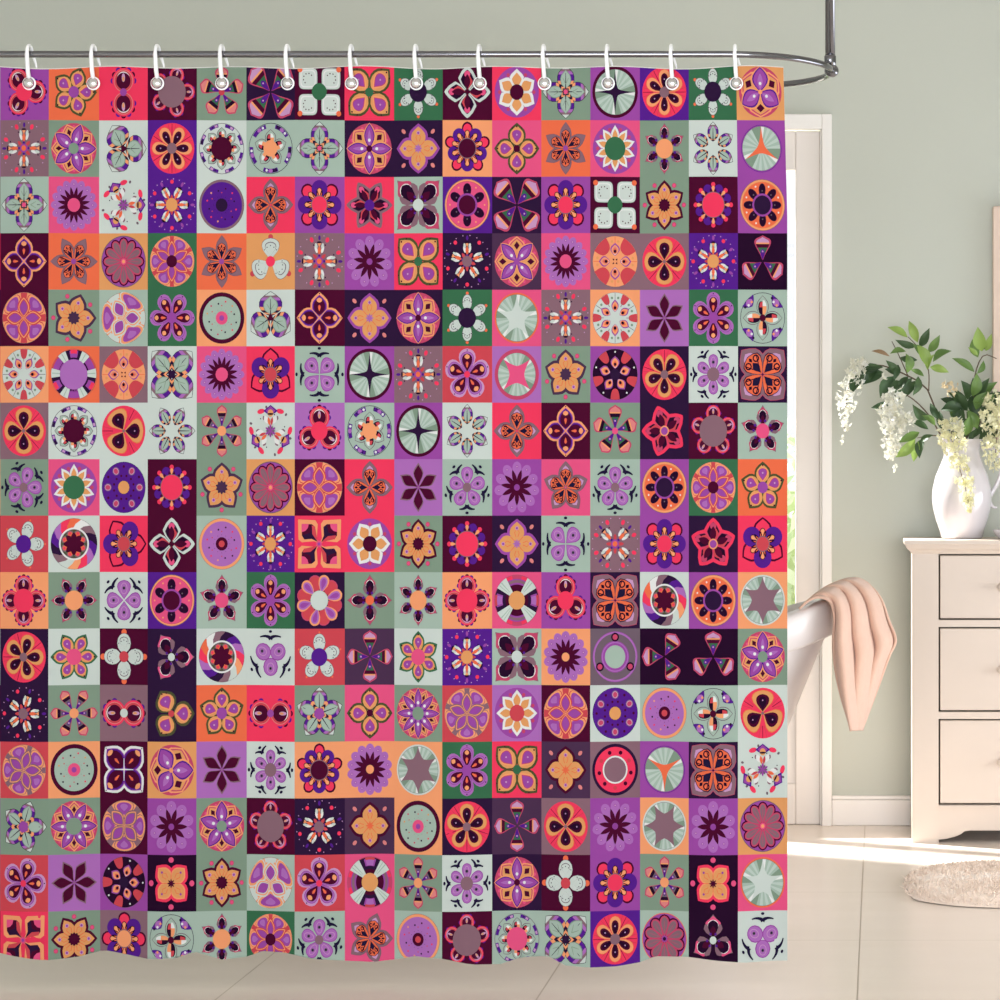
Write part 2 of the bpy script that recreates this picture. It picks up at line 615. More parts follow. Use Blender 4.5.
def drop(t, n, a, cc):
    sq = (n == 4 and a == 45)
    w = {3: .44, 4: .36, 5: .33, 6: .26}[n]
    r1 = {3: .93}.get(n, .92)
    if sq: r1, w = 1.16, .42
    cr = {3: .12, 4: .13, 5: .21, 6: .29}[n]
    if sq: cr = .17
    p = 'fat'
    b0 = cr * .5
    t.pet('Z' if n < 6 else 'E', n, a, b0, r1, w, p)
    t.pet('Y', n, a, b0 + .05, r1 - .1, w * .78, p)
    L0 = r1 - b0
    t.pet('A', n, a, b0 + .08, b0 + L0 * .74, w * .66, 'drop')
    t.pet('J', n, a, b0 + L0 * .16, b0 + L0 * .71, w * .56, 'drop')
    t.pet('P', n, a, b0 + L0 * .2, b0 + L0 * .69, w * .48, 'drop')
    t.dots('I', n, a, b0 + L0 * .5, .035)
    t.dots('M', n, a, b0 + L0 * .84, .035)
    if n <= 4:
        t.dots('M', n, a + 14, b0 + L0 * .8, .03); t.dots('M', n, a - 14, b0 + L0 * .8, .03)
    t.disc(cc, cr)


def cone(t, n, a, cc=None):
    sq = (n == 4 and a % 90 == 45)
    w = {3: .34, 4: .28, 5: .27, 6: .2}[n]
    r1 = 1.16 if sq else .93
    if sq: w = .4
    r0 = .06 if n < 6 else .12
    L0 = r1 - r0
    dark = cc is None
    t.pet('J', n, a, r0, r1, w, 'cone')
    t.pet('U' if not dark else 'B', n, a, r0 + .03, r1 - .05, w * .8, 'cone', 0 if dark else .58)
    if dark: t.pet('I', n, a, r0 + .03, r1 - .06, w * .8, 'cone', .72)
    t.pet('E' if (dark or n == 5) else 'D', n, a, r0 + .03, r1 - .04, w * .8, 'cone', .02, .52)
    t.pet('B' if not dark else 'M', n, a, r0 + .03, r1 - .04, w * .84, 'cone', .5, .66)
    t.pet('A', n, a, r0 + .03, r1 - .04, w * .8, 'cone', .66, .73)
    t.pet('V', n, a, r0, r0 + L0 * .44, w * .26, 'drop')
    t.dots('I', n, a, r0 + L0 * .34, .035)
    if cc: t.disc(cc, {4: .12, 5: .12, 6: .18}[n])


def folk(t, n, a, cc='O'):
    s_ = {4: 1.0, 5: .95, 6: .88}[n]
    t.dots('R', 2 * n if n == 4 else n, a + (22.5 if n == 4 else 180 / n), .82, .1 if n == 4 else .075, .075)
    t.dots('V' if t.bg != 'V' else 'P', n, a, .83, .09, .05)
    t.dots('I', n * 4, a + 11, .92, .022)
    t.dots('K', n * 2, a + 90 / n, .62, .028)
    t.dots('P', n * 2, a + 90 / n, .45, .03)
    for sg in (-1, 1):
        t.dots('N', n, a + sg * 17 * 4 / n, .44, .14 * s_, .055 * s_)
        t.dots('W', n, a + sg * 13 * 4 / n, .56, .1 * s_, .05 * s_)
    t.pet('O', n, a, .14, .56, .07 * s_, 'spear')
    t.pet('C', n, a + 180 / n, .1, .36, .06, 'leaf')
    t.pet('A', n, a, .5, .7, .06, 'spear')
    t.dots('B', n, a, .67, .035, .1 * s_)
    t.dots('V', n, a, .2, .05)
    t.disc('P', .16)
    t.disc(cc, .1 if n == 4 else .2 if n == 5 else .24)


def mandala(t, n, a, cc):
    w = {3: .34, 4: .21, 5: .23, 6: .19, 8: .15}[n]
    cr = {3: .09, 4: .12, 5: .2, 6: .3, 8: .24}[n]
    t.disc('J', .9)
    t.dots('H', n * 2, a + 90 / n, .74, .09, .07)
    b0 = a + 180 / n
    ww = {3: .5, 4: .34, 5: .3, 6: .26, 8: .2}[n]
    t.pet('A', n, b0, .15, .9, ww, 'fat')
    t.pet('J', n, b0, .2, .84, ww * .86, 'fat')
    t.pet('Y', n, b0, .2, .8, ww * .74, 'fat')
    t.pet('M', n, b0, .42, .72, ww * .34, 'kite')
    t.pet('A', n, a, 0, .92, w * 1.22, 'leaf')
    t.pet('V', n, a, .02, .89, w, 'leaf')
    t.pet('P', n, a, .06, .84, w * .82, 'leaf')
    t.pet('L', n, a, .1, .66, w * .32, 'leaf')
    t.dots('N', n, a, cr + .14 if cr > .15 else .3, .06, .055)
    t.disc(cc, cr)


def leafy(t, n, a, cc, small=False):
    sq = n == 4 and a == 45
    w = {3: .46, 4: .33, 5: .30, 6: .21}[n]
    cr = {3: .1, 4: .09, 5: .2, 6: .24}[n]
    if sq: w, cr = .42, .14
    r1 = 1.14 if sq else .93
    r0 = cr * .6 if n < 6 else .24
    L0 = r1 - r0
    p = 'fat'
    t.pet('K', n, a, r0, r1 + .02, w + .02, p)
    for c1, ta, tb in (('W', .84, 1), ('T', .76, .86), ('L', .64, .77), ('V', .38, .65), ('A', .24, .39), ('K', .14, .25), ('A', .08, .15)):
        t.pet(c1, n, a, r0, r1, w, p, ta, tb, up=False)
    t.up()
    t.pet('G', n, a, r0 + L0 * .08, r0 + L0 * .83, w * .66, p)
    t.pet('S', n, a, r0 + L0 * .1, r0 + L0 * .8, w * .58, p)
    t.stroke('K', [(r0, 0), (r0 + L0 * .7, 0)], .022, .008, n, a)
    if n <= 4:
        for sg in (-1, 1):
            t.stroke('G', [(r0 + L0 * .25, 0), (r0 + L0 * .5, sg * w * .35)], .014, .008, n, a, up=False)
        t.up()
    t.disc(cc, cr)


def redc(t, n, a, cc='T'):
    t.disc('R', .9)
    t.stroke('M', [(.45, 0), (.88, 0)], .012, .008, n, a + 180 / n)
    t.stroke('C', [(.45, .06), (.86, .16)], .012, .008, n, a + 180 / n)
    t.stroke('C', [(.45, -.06), (.86, -.16)], .012, .008, n, a + 180 / n)
    w = {3: .42, 4: .33, 5: .27, 6: .22}[n]
    t.pet('O', n, a, .02, .83, w * 1.08, 'drop')
    t.pet('Y' if n < 6 else 'A', n, a, .03, .81, w, 'drop')
    t.pet('M', n, a, .06, .68, w * .64, 'drop')
    t.pet('B', n, a, .14, .6, w * .36, 'drop')
    t.dots('I', n, a, .46, .028)
    t.disc(cc, {3: .06, 4: .07, 5: .16, 6: .2}[n])


def wheel(t, n, cc):
    bg = t.bg
    t.disc('K' if n != 8 else 'D', .905)
    t.disc(bg, .885)
    a = 90
    if n == 8:
        t.sector('V', 8, a + 22.5, 13, .76, .88, up=False)
        t.sector('K', 8, a + 29, 6, .78, .87)
        t.sector('I', 8, a + 16, 4, .78, .86)
        cr, w, r1 = .42, .16, .74
    elif n == 4:
        t.pet('V', 4, 45, .58, .98, .3, 'heart', 0, .74)
        t.pet('L', 4, 45, .64, .9, .16, 'leaf')
        t.dots('A', 4, 38, .72, .05); t.dots('N', 4, 52, .72, .05); t.dots('K', 4, 62, .8, .05)
        cr, w, r1 = .13, .22, .78
    else:
        t.sector('V', n, a + 180 / n, 22 * 5 / n, .72, .87, up=False)
        t.sector('K', n, a + 180 / n + 13, 6, .74, .86)
        t.dots('N', n, a + 180 / n - 12, .79, .05); t.dots('L', n, a + 180 / n, .79, .07, .09)
        cr, w, r1 = .29, .2, .66
    c0 = cr * .4 if n != 8 else cr * .72
    t.pet('D', n, a, c0, r1 + .02, w + .025, 'fat')
    t.pet('S', n, a, c0, r1, w, 'fat')
    t.pet('B', n, a, c0, r1 - .06, w * .8, 'fat', .1, .8, side=1)
    t.pet('A', n, a, c0, r1 - .1, w * .7, 'fat', .1, .62, side=-1)
    t.pet('N', n, a, c0, r1 - .06, w * .7, 'fat', .55, .85, side=-1)
    t.pet('C', n, a, c0, r1 - .08, w * .6, 'fat', .5, .8, side=1)
    t.disc(cc, cr)


def wheel8c(t, cc):   # many-coned wheel with a hot pink middle
    wheel(t, 8, cc)


def daisy(t, n, cc, cr=.18):
    t.pet('L', n, 90, .2, .92, 2.0 / n if n < 14 else 2.5 / n, 'drop')
    t.dots('P', n, 90, .74, .05)
    t.dots('I', n, 90, .74, .03)
    m = n
    off = 90 + 180 / n
    t.pet('M', m, off, .05, .65, (1.15 if n > 13 else .95) / n, 'leaf')
    if cc: t.disc(cc, cr)
    else: t.dots('P', m, off, .08, .04)


def splash(t, a):
    for k in range(6):
        an = a + 30 + 60 * k
        x, y = pol(.8, an)
        tt = np.linspace(0, 2 * PI, 12, endpoint=False)
        px_, py_ = .09 * np.cos(tt), .16 * np.sin(tt)
        R = math.radians(an + (18 if k % 2 else -18))
        t.poly('R', np.stack([x + px_ * math.cos(R) - py_ * math.sin(R), y + px_ * math.sin(R) + py_ * math.cos(R)], 1))
    t.up()
    t.dots('D', 6, a + 12, .86, .06, .045)
    t.dots('K', 6, a + 44, .6, .025)
    t.pet('T', 6, a + 30, .4, .62, .07, 'tip')
    t.pet('V', 3, a, .5, .92, .3, 'kite', .28)
    t.pet('P', 3, a, .55, .88, .2, 'kite', .3)
    t.pet('Y', 3, a, .5, .76, .12, 'round')
    t.dots('B', 3, a, .6, .035, .14)
    t.pet('N', 3, a + 24, .28, .6, .09, 'leaf'); t.pet('N', 3, a - 24, .28, .6, .09, 'leaf')
    t.pet('O', 3, a + 10, .2, .5, .06, 'leaf'); t.pet('C', 3, a - 10, .2, .5, .05, 'leaf')
    t.pet('P', 6, a, 0, .24, .05, 'leaf')
    t.pet('D', 6, a + 30, .05, .2, .03, 'leaf')


def plate(t, ring, dc, c1, c2):
    rr = {'M': .76, 'T': .82, 'A': .8}[ring]
    t.disc('K' if ring == 'M' else 'D', .91)
    t.disc(ring, .9)
    t.disc(dc, rr)
    cols = ('A', 'R', 'M', 'R') if dc != 'S' else ('J', 'Y', 'R', 'K')
    for i in range(12):
        x, y = pol(.6 if i % 3 else .52, 30 * i + 15)
        t.disc(cols[i % 4] if i % 3 else 'K', .035, x, y, up=False)
    t.up()
    t.dots('G' if dc == 'S' else 'K', 12, 0, .32, .015, .01)
    t.dots('C', 6, 30, .44, .025)
    t.disc(c1, .24); t.disc(c2, .1 if dc != 'V' else .14)
    if dc == 'L': t.disc('M', .22); t.disc('C', .12)


def knot(t, n, a, border, cc=None):
    sq = n == 4 and a == 45
    w = {4: .36, 5: .34, 6: .28}[n]
    pf = 'fat' if n == 4 else 'drop'
    r1 = .92
    if sq: r1, w = 1.12, .46
    t.pet(border, n, a, 0, r1, w, pf)
    t.dots('K', n, a, r1 - .06, .025)
    t.pet('P', n, a, .04, r1 - .1, w * .82, pf)
    t.pet('L' if n > 4 else 'V', n, a, .07, r1 - .13, w * .74, pf)
    t.pet('M', n, a, .1, r1 - .18, w * .62, pf)
    t.pet('A', n, a, r1 - .38, r1 - .2, w * .3, 'fat')
    t.dots('C', n, a, r1 * .42, .07, .06)
    t.pet('O', n, a, r1 * .25, r1 * .5, .04, 'leaf')
    t.stroke(border if n == 4 else 'P', [(.02, 0), (.4, 0)], .022, .012, n, a + 180 / n)
    if cc: t.disc(cc, {4: .06, 5: .12, 6: .2}[n])


def scroll(t, n, a, cc=None):
    sq = n == 4 and a == 45
    w = {4: .29, 5: .28, 6: .22}[n]
    r1 = .92
    if sq: r1, w = 1.2, .5
    t.pet('J' if sq else 'D', n, a, .03, r1 + .02, w + .02, 'fat')
    t.pet('T', n, a, .05, r1, w, 'fat')
    t.pet('I' if n < 6 else 'T', n, a, .5 * r1, .84 * r1, w * .45, 'tip')
    t.pet('K', n, a, .05, r1 * .72, w * .84, 'heart')
    t.pet('O', n, a, .05, r1 * .7, w * .76, 'heart')
    for sg in (-1, 1):
        x = r1 * .5; y = sg * w * .42
        for k in range(n):
            an = math.radians(a + 360 * k / n)
            cx, cy = x * math.cos(an) - y * math.sin(an), x * math.sin(an) + y * math.cos(an)
            t.disc('B', w * .27, cx, cy, up=False)
        t.up()
        for k in range(n):
            an = math.radians(a + 360 * k / n)
            cx, cy = x * math.cos(an) - y * math.sin(an), x * math.sin(an) + y * math.cos(an)
            t.disc('O', w * .17, cx, cy, up=False)
        t.up()
        t.stroke('B', [(r1 * .18, 0), (r1 * .36, sg * w * .34), (r1 * .58, sg * w * .62)], .016, .02, n, a)
    t.pet('Q', n, a, .08, r1 * .48, w * .3, 'spear')
    t.pet('B', n, a, r1 * .5, r1 * .66, w * .14, 'kite')
    if cc: t.disc(cc, .1)


def dahlia(t, n, cc):
    t.disc('O' if n == 10 else 'D', .92)
    t.disc('P', .89)
    t.pet('M', n, 90, .05, .87, 2.5 / n, 'drop')
    t.pet('J', n, 90, .06, .82, 1.95 / n, 'drop')
    t.pet('T', n, 90, .16, .77, 1.35 / n, 'drop')
    t.stroke('J', [(.25, 0), (.62, 0)], .008, .006, n, 90)
    t.disc('P' if n == 10 else 'H', .12); t.disc(cc, .07)


def winrose(t, n, a, band, cc=None):
    t.disc('D', .91)
    t.disc('A', .9)
    bb = {'A': 'C', 'O': 'C'}.get(band, band)
    b0 = a + 180 / n
    # bands at the angle a, between them the outer purple hearts
    half = {3: 15, 4: 13, 5: 10, 6: 8}[n]
    t.sector(bb, n, a, half * .7, .5, .895)
    if bb == 'W': t.sector('W', n, a, half * 1.1, .74, .895)
    wp = {3: .50, 4: .38, 5: .32, 6: .275}[n]
    t.pet(bb, n, b0, .24, .9, wp * 1.12, 'drop')
    t.pet('A', n, b0, .29, .895, wp * 1.04, 'drop')
    t.pet('P', n, b0, .38, .84, wp * .84, 'drop')
    t.pet('L', n, b0, .52, .78, wp * .42, 'drop')
    wl = {3: .24, 4: .2, 5: .17, 6: .145}[n]
    t.pet(bb, n, a, .02, .78, wl * 1.35, 'leaf')
    t.pet('A', n, a, .04, .72, wl * 1.12, 'leaf')
    t.pet(bb, n, a, .07, .67, wl * .92, 'leaf')
    t.pet('P', n, a, .1, .62, wl * .76, 'leaf')
    if cc: t.disc(cc, .22)


def white(t, n, a, cc, cr=None):
    sq = n == 4 and a == 45
    w = {3: .36, 4: .28, 5: .235, 6: .185}[n]
    r1, r0 = .82, {3: .05, 4: .14, 5: .2, 6: .28}[n]
    cr = {3: .19, 4: .2, 5: .32, 6: .36}[n]
    if sq: r1, r0, w, cr = 1.02, .06, .38, .3
    for k in range(n):
        x, y = pol((r1 + .05) if not sq else 1.02, a + 360 * k / n)
        t.disc('O' if t.bg != 'Y' else 'C', {3: .1, 5: .04, 6: .06}.get(n, .11), x, y, up=False)
    t.up()
    p = 'fat' if not sq else 'round'
    L0 = r1 - r0
    if sq:
        # rounded-square petals
        for k in range(4):
            sx, sy = ((1, 1), (-1, 1), (-1, -1), (1, -1))[k]
            for col, m in (('D', .385), ('W', .37), ('N', .31), ('W', .27)):
                th = np.linspace(0, 2 * PI, 28, endpoint=False)
                e = .45
                X = .46 + m * np.sign(np.cos(th)) * np.abs(np.cos(th)) ** e
                Y = .46 + m * np.sign(np.sin(th)) * np.abs(np.sin(th)) ** e
                t.poly(col, np.stack([X * sx, Y * sy], 1)); t.up()
            for j in range(6):
                x, y = pol(.25, -50 + 38 * j)
                t.disc('M', .026, (.46 + x * .75) * sx, (.46 + y * .75) * sy, up=False)
        t.up()
        t.dots('O', 4, 45, 1.1, .1)
    else:
        pw = 'round' if n >= 4 else 'drop'
        t.pet('D', n, a, r0, r1 + .015, w + .015, pw)
        t.pet('W', n, a, r0, r1, w, pw)
        t.pet('D', n, a, r0 + L0 * .2, r1 - L0 * .16, w * .66, 'drop')
        t.pet('W', n, a, r0 + L0 * .2, r1 - L0 * .2, w * .6, 'drop')
        for j in range(-2, 3):
            t.dots('K', n, a + j * 22 * w / .5, r0 + L0 * (.66 - .05 * abs(j)), .022)
    t.disc(cc, cr)


def pin(t, n, a, outline, cc=None):
    sq = n == 4 and a == 45
    w = {4: .36, 5: .37, 6: .29}[n]
    r1 = .93
    if sq:
        for k in range(4):
            sx, sy = ((1, 1), (-1, 1), (-1, -1), (1, -1))[k]
            q = np.array([(0, 0), (.1, .2), (.06, .7), (.16, .84), (.4, .85), (.84, .87), (.86, .84), (.85, .4), (.84, .16), (.7, .06), (.2, .1)])
            i1 = np.array([(.08, .08), (.18, .3), (.16, .6), (.3, .7), (.7, .7), (.7, .3), (.6, .16), (.3, .18)])
            for col, P_ in ((outline, q), ('K', i1)):
                t.poly(col, P_ * (sx, sy), np.array((.45, .45)) * (sx, sy)); t.up()
            t.poly('C', np.array([(.06, .06), (.62, .17), (.66, .3), (.35, .28)] if sx * sy > 0 else [(.06, .06), (.17, .62), (.3, .66), (.28, .35)]) * (sx, sy)); t.up()
            t.poly('M', np.array([(.7, .3), (.7, .42), (.5, .48), (.42, .7), (.3, .7), (.36, .4)]) * (sx, sy), np.array((.48, .42)) * (sx, sy)); t.up()
            t.poly('H', np.array([(.71, .42), (.71, .71), (.42, .71), (.46, .56), (.56, .46)]) * (sx, sy)); t.up()
        t.disc('H', .12); t.disc('P', .06)
        return
    t.pet(outline, n, a, .0, r1, w, 'sq')
    t.pet('X' if outline != 'R' else 'J', n, a, .06, r1 - .14, w * .74, 'sq')
    t.pet('B', n, a, .08, r1 - .16, w * .66, 'sq')
    t.pet('C', n, a, .08, r1 - .3, w * .6, 'sq', 0, 1, side=-1)
    t.pet('H' if outline != 'R' else 'J', n, a, r1 - .42, r1 - .18, w * .34, 'round')
    t.pet('M', n, a, .1, r1 - .3, w * .34, 'leaf')
    if cc:
        if n == 5: t.disc('A', .19)
        t.disc(cc, .14 if n == 5 else .2)
    else:
        t.pet('M', 8, 22, 0, .12, .04, 'leaf')


def petunia(t, n, a, cc, cr=None):
    if n == 8:
        t.dots('V', 8, 22.5, .6, .17)
        t.dots('R', 8, 0, .72, .09)
        t.pet('A', 8, 0, .3, .68, .07, 'club')
        t.pet('M', 16, 11.25, .3, .6, .045, 'leaf')
        t.disc('T', .47); t.disc(cc, .44)
        return
    d = {3: .5, 4: .56, 5: .56}[n]
    q = {3: .36, 4: .32, 5: .26}[n]
    b0 = a + 180 / n
    pf = 'fat' if n == 3 else 'drop'
    t.pet('M', n, b0, .2, .95, {3: .36, 4: .26, 5: .22}[n], pf)
    t.pet('R', n, b0, .2, .88, {3: .29, 4: .21, 5: .17}[n], pf)
    t.dots('V', n, a, d, q)
    cr = cr or {3: .25, 4: .3, 5: .34}[n]
    t.pet('B', n * 4, a + 45 / n, cr * .6, cr + .25, .055, 'leaf')
    t.pet('O', n * 4, a + 45 / n, cr * .6, cr + .15, .02, 'leaf')
    t.pet('M', n * 2, a, cr * .6, cr + .32, .1, 'club')
    t.pet('A', n * 2, a, cr * .6, cr + .29, .075, 'club')
    t.disc('T', cr + .035); t.disc(cc, cr)


def burst(t, n, a, star, ring):
    big = .86
    if ring == 'M': t.disc('M', .92); big = .8
    elif ring == 'H': t.disc('J', .9); big = .76
    elif ring == 'O': t.disc('O', .9); big = .83
    elif ring == 'W': t.disc('W', .9); big = .83
    else: t.disc('V', .84); t.disc(t.bg, .82); big = .78
    t.disc('D', big + .012)
    t.disc('S', big)
    m = {3: 36, 4: 40, 5: 40, 6: 48}[n]
    per = m // n
    for k in range(m):
        j = k % per
        an = a + 360 * (k + .5) / m
        f = j / per
        col = 'N' if f > .86 else ('F' if j % 2 else 'S')
        if f < .2: col = 'G'
        t.sector(col, 1, an, 180 / m, .1, big * .995, up=False)
    t.up()
    inner = {3: .17, 4: .17, 5: .33, 6: .44}[n]
    if n == 4 and star != 'K': inner = .3
    pts = []
    for k in range(n):
        a0 = a + 360 * k / n; a1 = a0 + 180 / n
        p0, p2 = np.array(pol(big, a0)), np.array(pol(inner, a1))
        p1 = np.array(pol(inner * (1.25 if n < 5 else 1.2), a0 + (a1 - a0) * .3))
        p3 = np.array(pol(inner * (1.25 if n < 5 else 1.2), a0 + 360 / n - (a1 - a0) * .3)); p4 = np.array(pol(big, a0 + 360 / n))
        for f in (0, .2, .4, .6, .8):
            pts.append((1 - f) ** 2 * p0 + 2 * f * (1 - f) * p1 + f * f * p2)
        for f in (0, .2, .4, .6, .8):
            pts.append((1 - f) ** 2 * p2 + 2 * f * (1 - f) * p3 + f * f * p4)
    t.poly(star, np.array(pts), (0, 0)); t.up()


def gold(t, n, a, outline):
    sq = n == 4 and a == 45
    w = {4: .34, 5: .31, 6: .26}[n]
    if sq: w = .33
    r1 = .84 if outline in 'PMX' else .82
    if n == 4 and outline == 'M': r1 = .8
    t.pet(outline, n, a, .02, r1 + .05, w + .05, 'fat')
    t.pet('Y' if outline != 'R' else 'A', n, a, .06, r1 - .06, w * .86, 'fat')
    t.pet('Y', n, a, .08, r1 - .12, w * .7, 'fat')
    t.dots('I' if outline != 'R' else 'Y', n, a, r1 * .66, .075)
    t.dots('P', n, a, r1 * .66, .045)
    t.stroke('O', [(.25, .04), (.4, .1), (.5, .02)], .012, .008, n, a)
    t.stroke('O', [(.25, -.04), (.4, -.1), (.5, -.02)], .012, .008, n, a)
    sc_ = {'P': 'L', 'R': 'M'}.get(outline, outline)
    if n == 4:
        t.stroke('O', [(.02, 0), (.36, 0)], .014, .01, 4, a + 45)
        t.pet(sc_ if outline != 'M' else 'O', 8, a, 0, .17, .03, 'leaf')
    else:
        t.stroke('O', [(.15, 0), (.46, 0)], .014, .01, n, a + 180 / n)
        t.pet(sc_, n * 2, a, 0, .25, .07, 'leaf'); t.disc(sc_, .13 if n == 5 else .17)
    if n == 4:
        rr = .85 if not sq else .82
        t.dots('U', n, a + 45, rr, .1, .07) if not sq else t.dots('H', n, 90, .83, .1, .11)
    else:
        t.dots('J', n, a + 180 / n, .8, .09); t.dots('H', n, a + 180 / n, .8, .065)


def sun(t, n, a, cc, cr):
    t.disc('P', .9)
    t.dots('J', n, a + 180 / n, .7, .07)
    w = 1.75 / n if n < 10 else 1.6 / n
    t.pet('N', n, a, .1, .83, w, 'spear')
    t.pet('N', n, a, .1, .55, w, 'drop')
    t.pet('Y', n, a, .1, .7, w * .68, 'spear')
    t.disc(cc, cr)


def dart(t, n, a, cc):
    sq = n == 4 and a == 45
    w = {3: .34, 4: .25, 5: .23, 6: .19}[n]
    r1, r0 = .92, {3: .1, 4: .1, 5: .2, 6: .28}[n]
    cr = {3: .14, 4: .17, 5: .27, 6: .35}[n]
    if sq: r1, w, cr = 1.24, .40, .22
    L0 = r1 - r0
    t.pet('T', n, a, r0, r1, w * 1.12, 'ogee')
    t.pet('H' if t.bg in 'KB' else 'J', n, a, r0 + L0 * .4, r1 - .06, w * .92, 'ogee', .3)
    t.pet('N', n, a, r0 + L0 * .3, r0 + L0 * .76, w * .66, 'round')
    t.pet('B', n, a, r0, r0 + L0 * .74, w * .62, 'heart')
    t.pet('M', n, a, r0 + .06, r0 + L0 * .5, w * .34, 'leaf')
    t.dots('V', n, a + 180 / n * .42, cr + .1, .05); t.dots('V', n, a - 180 / n * .42, cr + .1, .05)
    t.disc(cc, cr)


def orchid(t, n, a, cc=None):
    r1 = {3: .68, 4: .72, 5: .74, 6: .72}[n]
    w = {3: .31, 4: .29, 5: .245, 6: .2}[n]
    sq = n == 4 and a == 45
    t.pet('P', n, a, .03, r1, w, 'round' if n == 3 else 'drop')
    t.pet('L', n, a, .06, r1 - .03, w * .86, 'round' if n == 3 else 'drop')
    t.pet('I', n, a, .3 * r1, .86 * r1, w * .5, 'round')
    t.pet('L', n, a, .33 * r1, .83 * r1, w * .42, 'round')
    t.dots('D', n, a, r1 * .6, .065)
    t.dots('Q', n, a, r1 * .6, .04)
    b0 = a + 180 / n
    R1 = .62 if n < 6 else .66
    for sg in (-1, 1):
        c = []
        ext = {3: 32, 4: 28, 5: 22, 6: 18}[n]
        for f in np.linspace(0, 1, 8):
            r_ = R1 + .24 * f ** .7 - .03 * f
            an = sg * ext * f ** 1.3
            c.append(pol(r_, an))
        t.stroke('Q', c, .075 if n < 6 else .06, .022, n, b0)
    t.dots('Q', n, b0, .9 if n != 4 else .92, .05, .07)
    if cc: t.disc(cc, {5: .17, 6: .25}.get(n, .1))


def sixpetal(t, a):
    t.pet('T', 6, a, 0, .88, .215, 'spear')
    t.pet('M', 6, a, .04, .8, .185, 'spear')
    t.dots('P', 6, a + 30, .07, .03)


def ball(t, n, a):
    t.disc('K', .91); t.disc('V', .9)
    t.dots('T', n, a, .66, .15, .14); t.dots('I', n, a, .66, .125, .115); t.dots('J', n, a, .66, .1, .085)
    t.dots('M', n * 2, a + 15, .42, .045); t.dots('M', n, a + 180 / n, .74, .05)
    t.disc('K', .245); t.disc('Y', .235)


def bigdisc(t, n, cc, rot):
    t.disc('D', .91)
    t.disc('J', .9) if n == 4 else t.disc('O', .9)
    t.sector('C' if n == 3 else 'R', n, rot + 180 / n, 32, .7, .89)
    if n == 3:
        t.sector('P', 3, 270, 34, .3, .84, up=False); t.sector('B', 3, 270, 30, .3, .6); t.sector('P', 3, 270, 26, .62, .8)
        t.sector('K', 3, 90, 23, .3, .88); t.sector('P', 3, 90, 12, .6, .84); t.sector('R', 3, 90, 9, .74, .88)
        t.sector('W', 3, 90 + 33, 11, .3, .885); t.sector('W', 3, 90 - 33, 11, .3, .885)
        t.sector('S', 3, 90 + 33, 1.5, .5, .85); t.sector('S', 3, 90 - 33, 1.5, .5, .85)
        t.disc('P', .54); t.disc(cc, .53)
    else:
        t.sector('P', 2, rot + 90, 30, .3, .76, up=False); t.up(); t.sector('T', 2, rot + 90, 30, .62, .72); t.sector('M', 2, rot + 90, 30, .2, .56)
        t.sector('K', 2, rot, 30, .3, .885); t.sector('M', 2, rot, 30, .3, .46); t.sector('P', 2, rot, 17, .58, .84); t.sector('L', 2, rot, 12, .6, .82); t.sector('C', 2, rot, 13, .8, .885)
        for c_ in (45, -45):
            t.sector('W', 2, rot + c_, 16, .2, .9); t.sector('S', 2, rot + c_, 1.6, .4, .88, up=False); t.sector('S', 2, rot + c_ + 8, 1.2, .4, .88)
        t.disc(cc, .33)


def swirl(t, rot):
    t.disc('D', .91)
    cols = ['T', 'N', 'O', 'R', 'L', 'V', 'K', 'T', 'W', 'A', 'R', 'L', 'V', 'K']
    m = len(cols)
    for k, c_ in enumerate(cols):
        t.sector(c_, 1, rot + 360 * k / m, 180 / m + .4, .5, .9, up=False, twist=-26)
    t.up()
    t.disc('N', .58); t.disc('D', .52); t.disc('Z', .5)
    t.pet('T', 8, 22.5, .2, .5, .15, 'round')
    t.pet('O', 8, 22.5, .26, .46, .09, 'round')
    t.dots('R', 8, 22.5, .4, .05)
    t.pet('E', 8, 0, .1, .46, .06, 'leaf')
    t.pet('M', 8, 0, .05, .42, .11, 'leaf')
    t.disc('M', .24)


def pinkdaisy(t):
    a = 75
    t.pet('J', 12, a, .25, .92, .24, 'drop')
    t.pet('C', 12, a, .28, .88, .2, 'drop')
    t.pet('A', 6, a + 0, .25, .93, .21, 'drop')
    t.pet('L', 6, a + 0, .28, .86, .155, 'drop')
    t.pet('P', 6, a + 0, .4, .8, .09, 'drop')
    t.disc('S', .355); t.disc('W', .34)


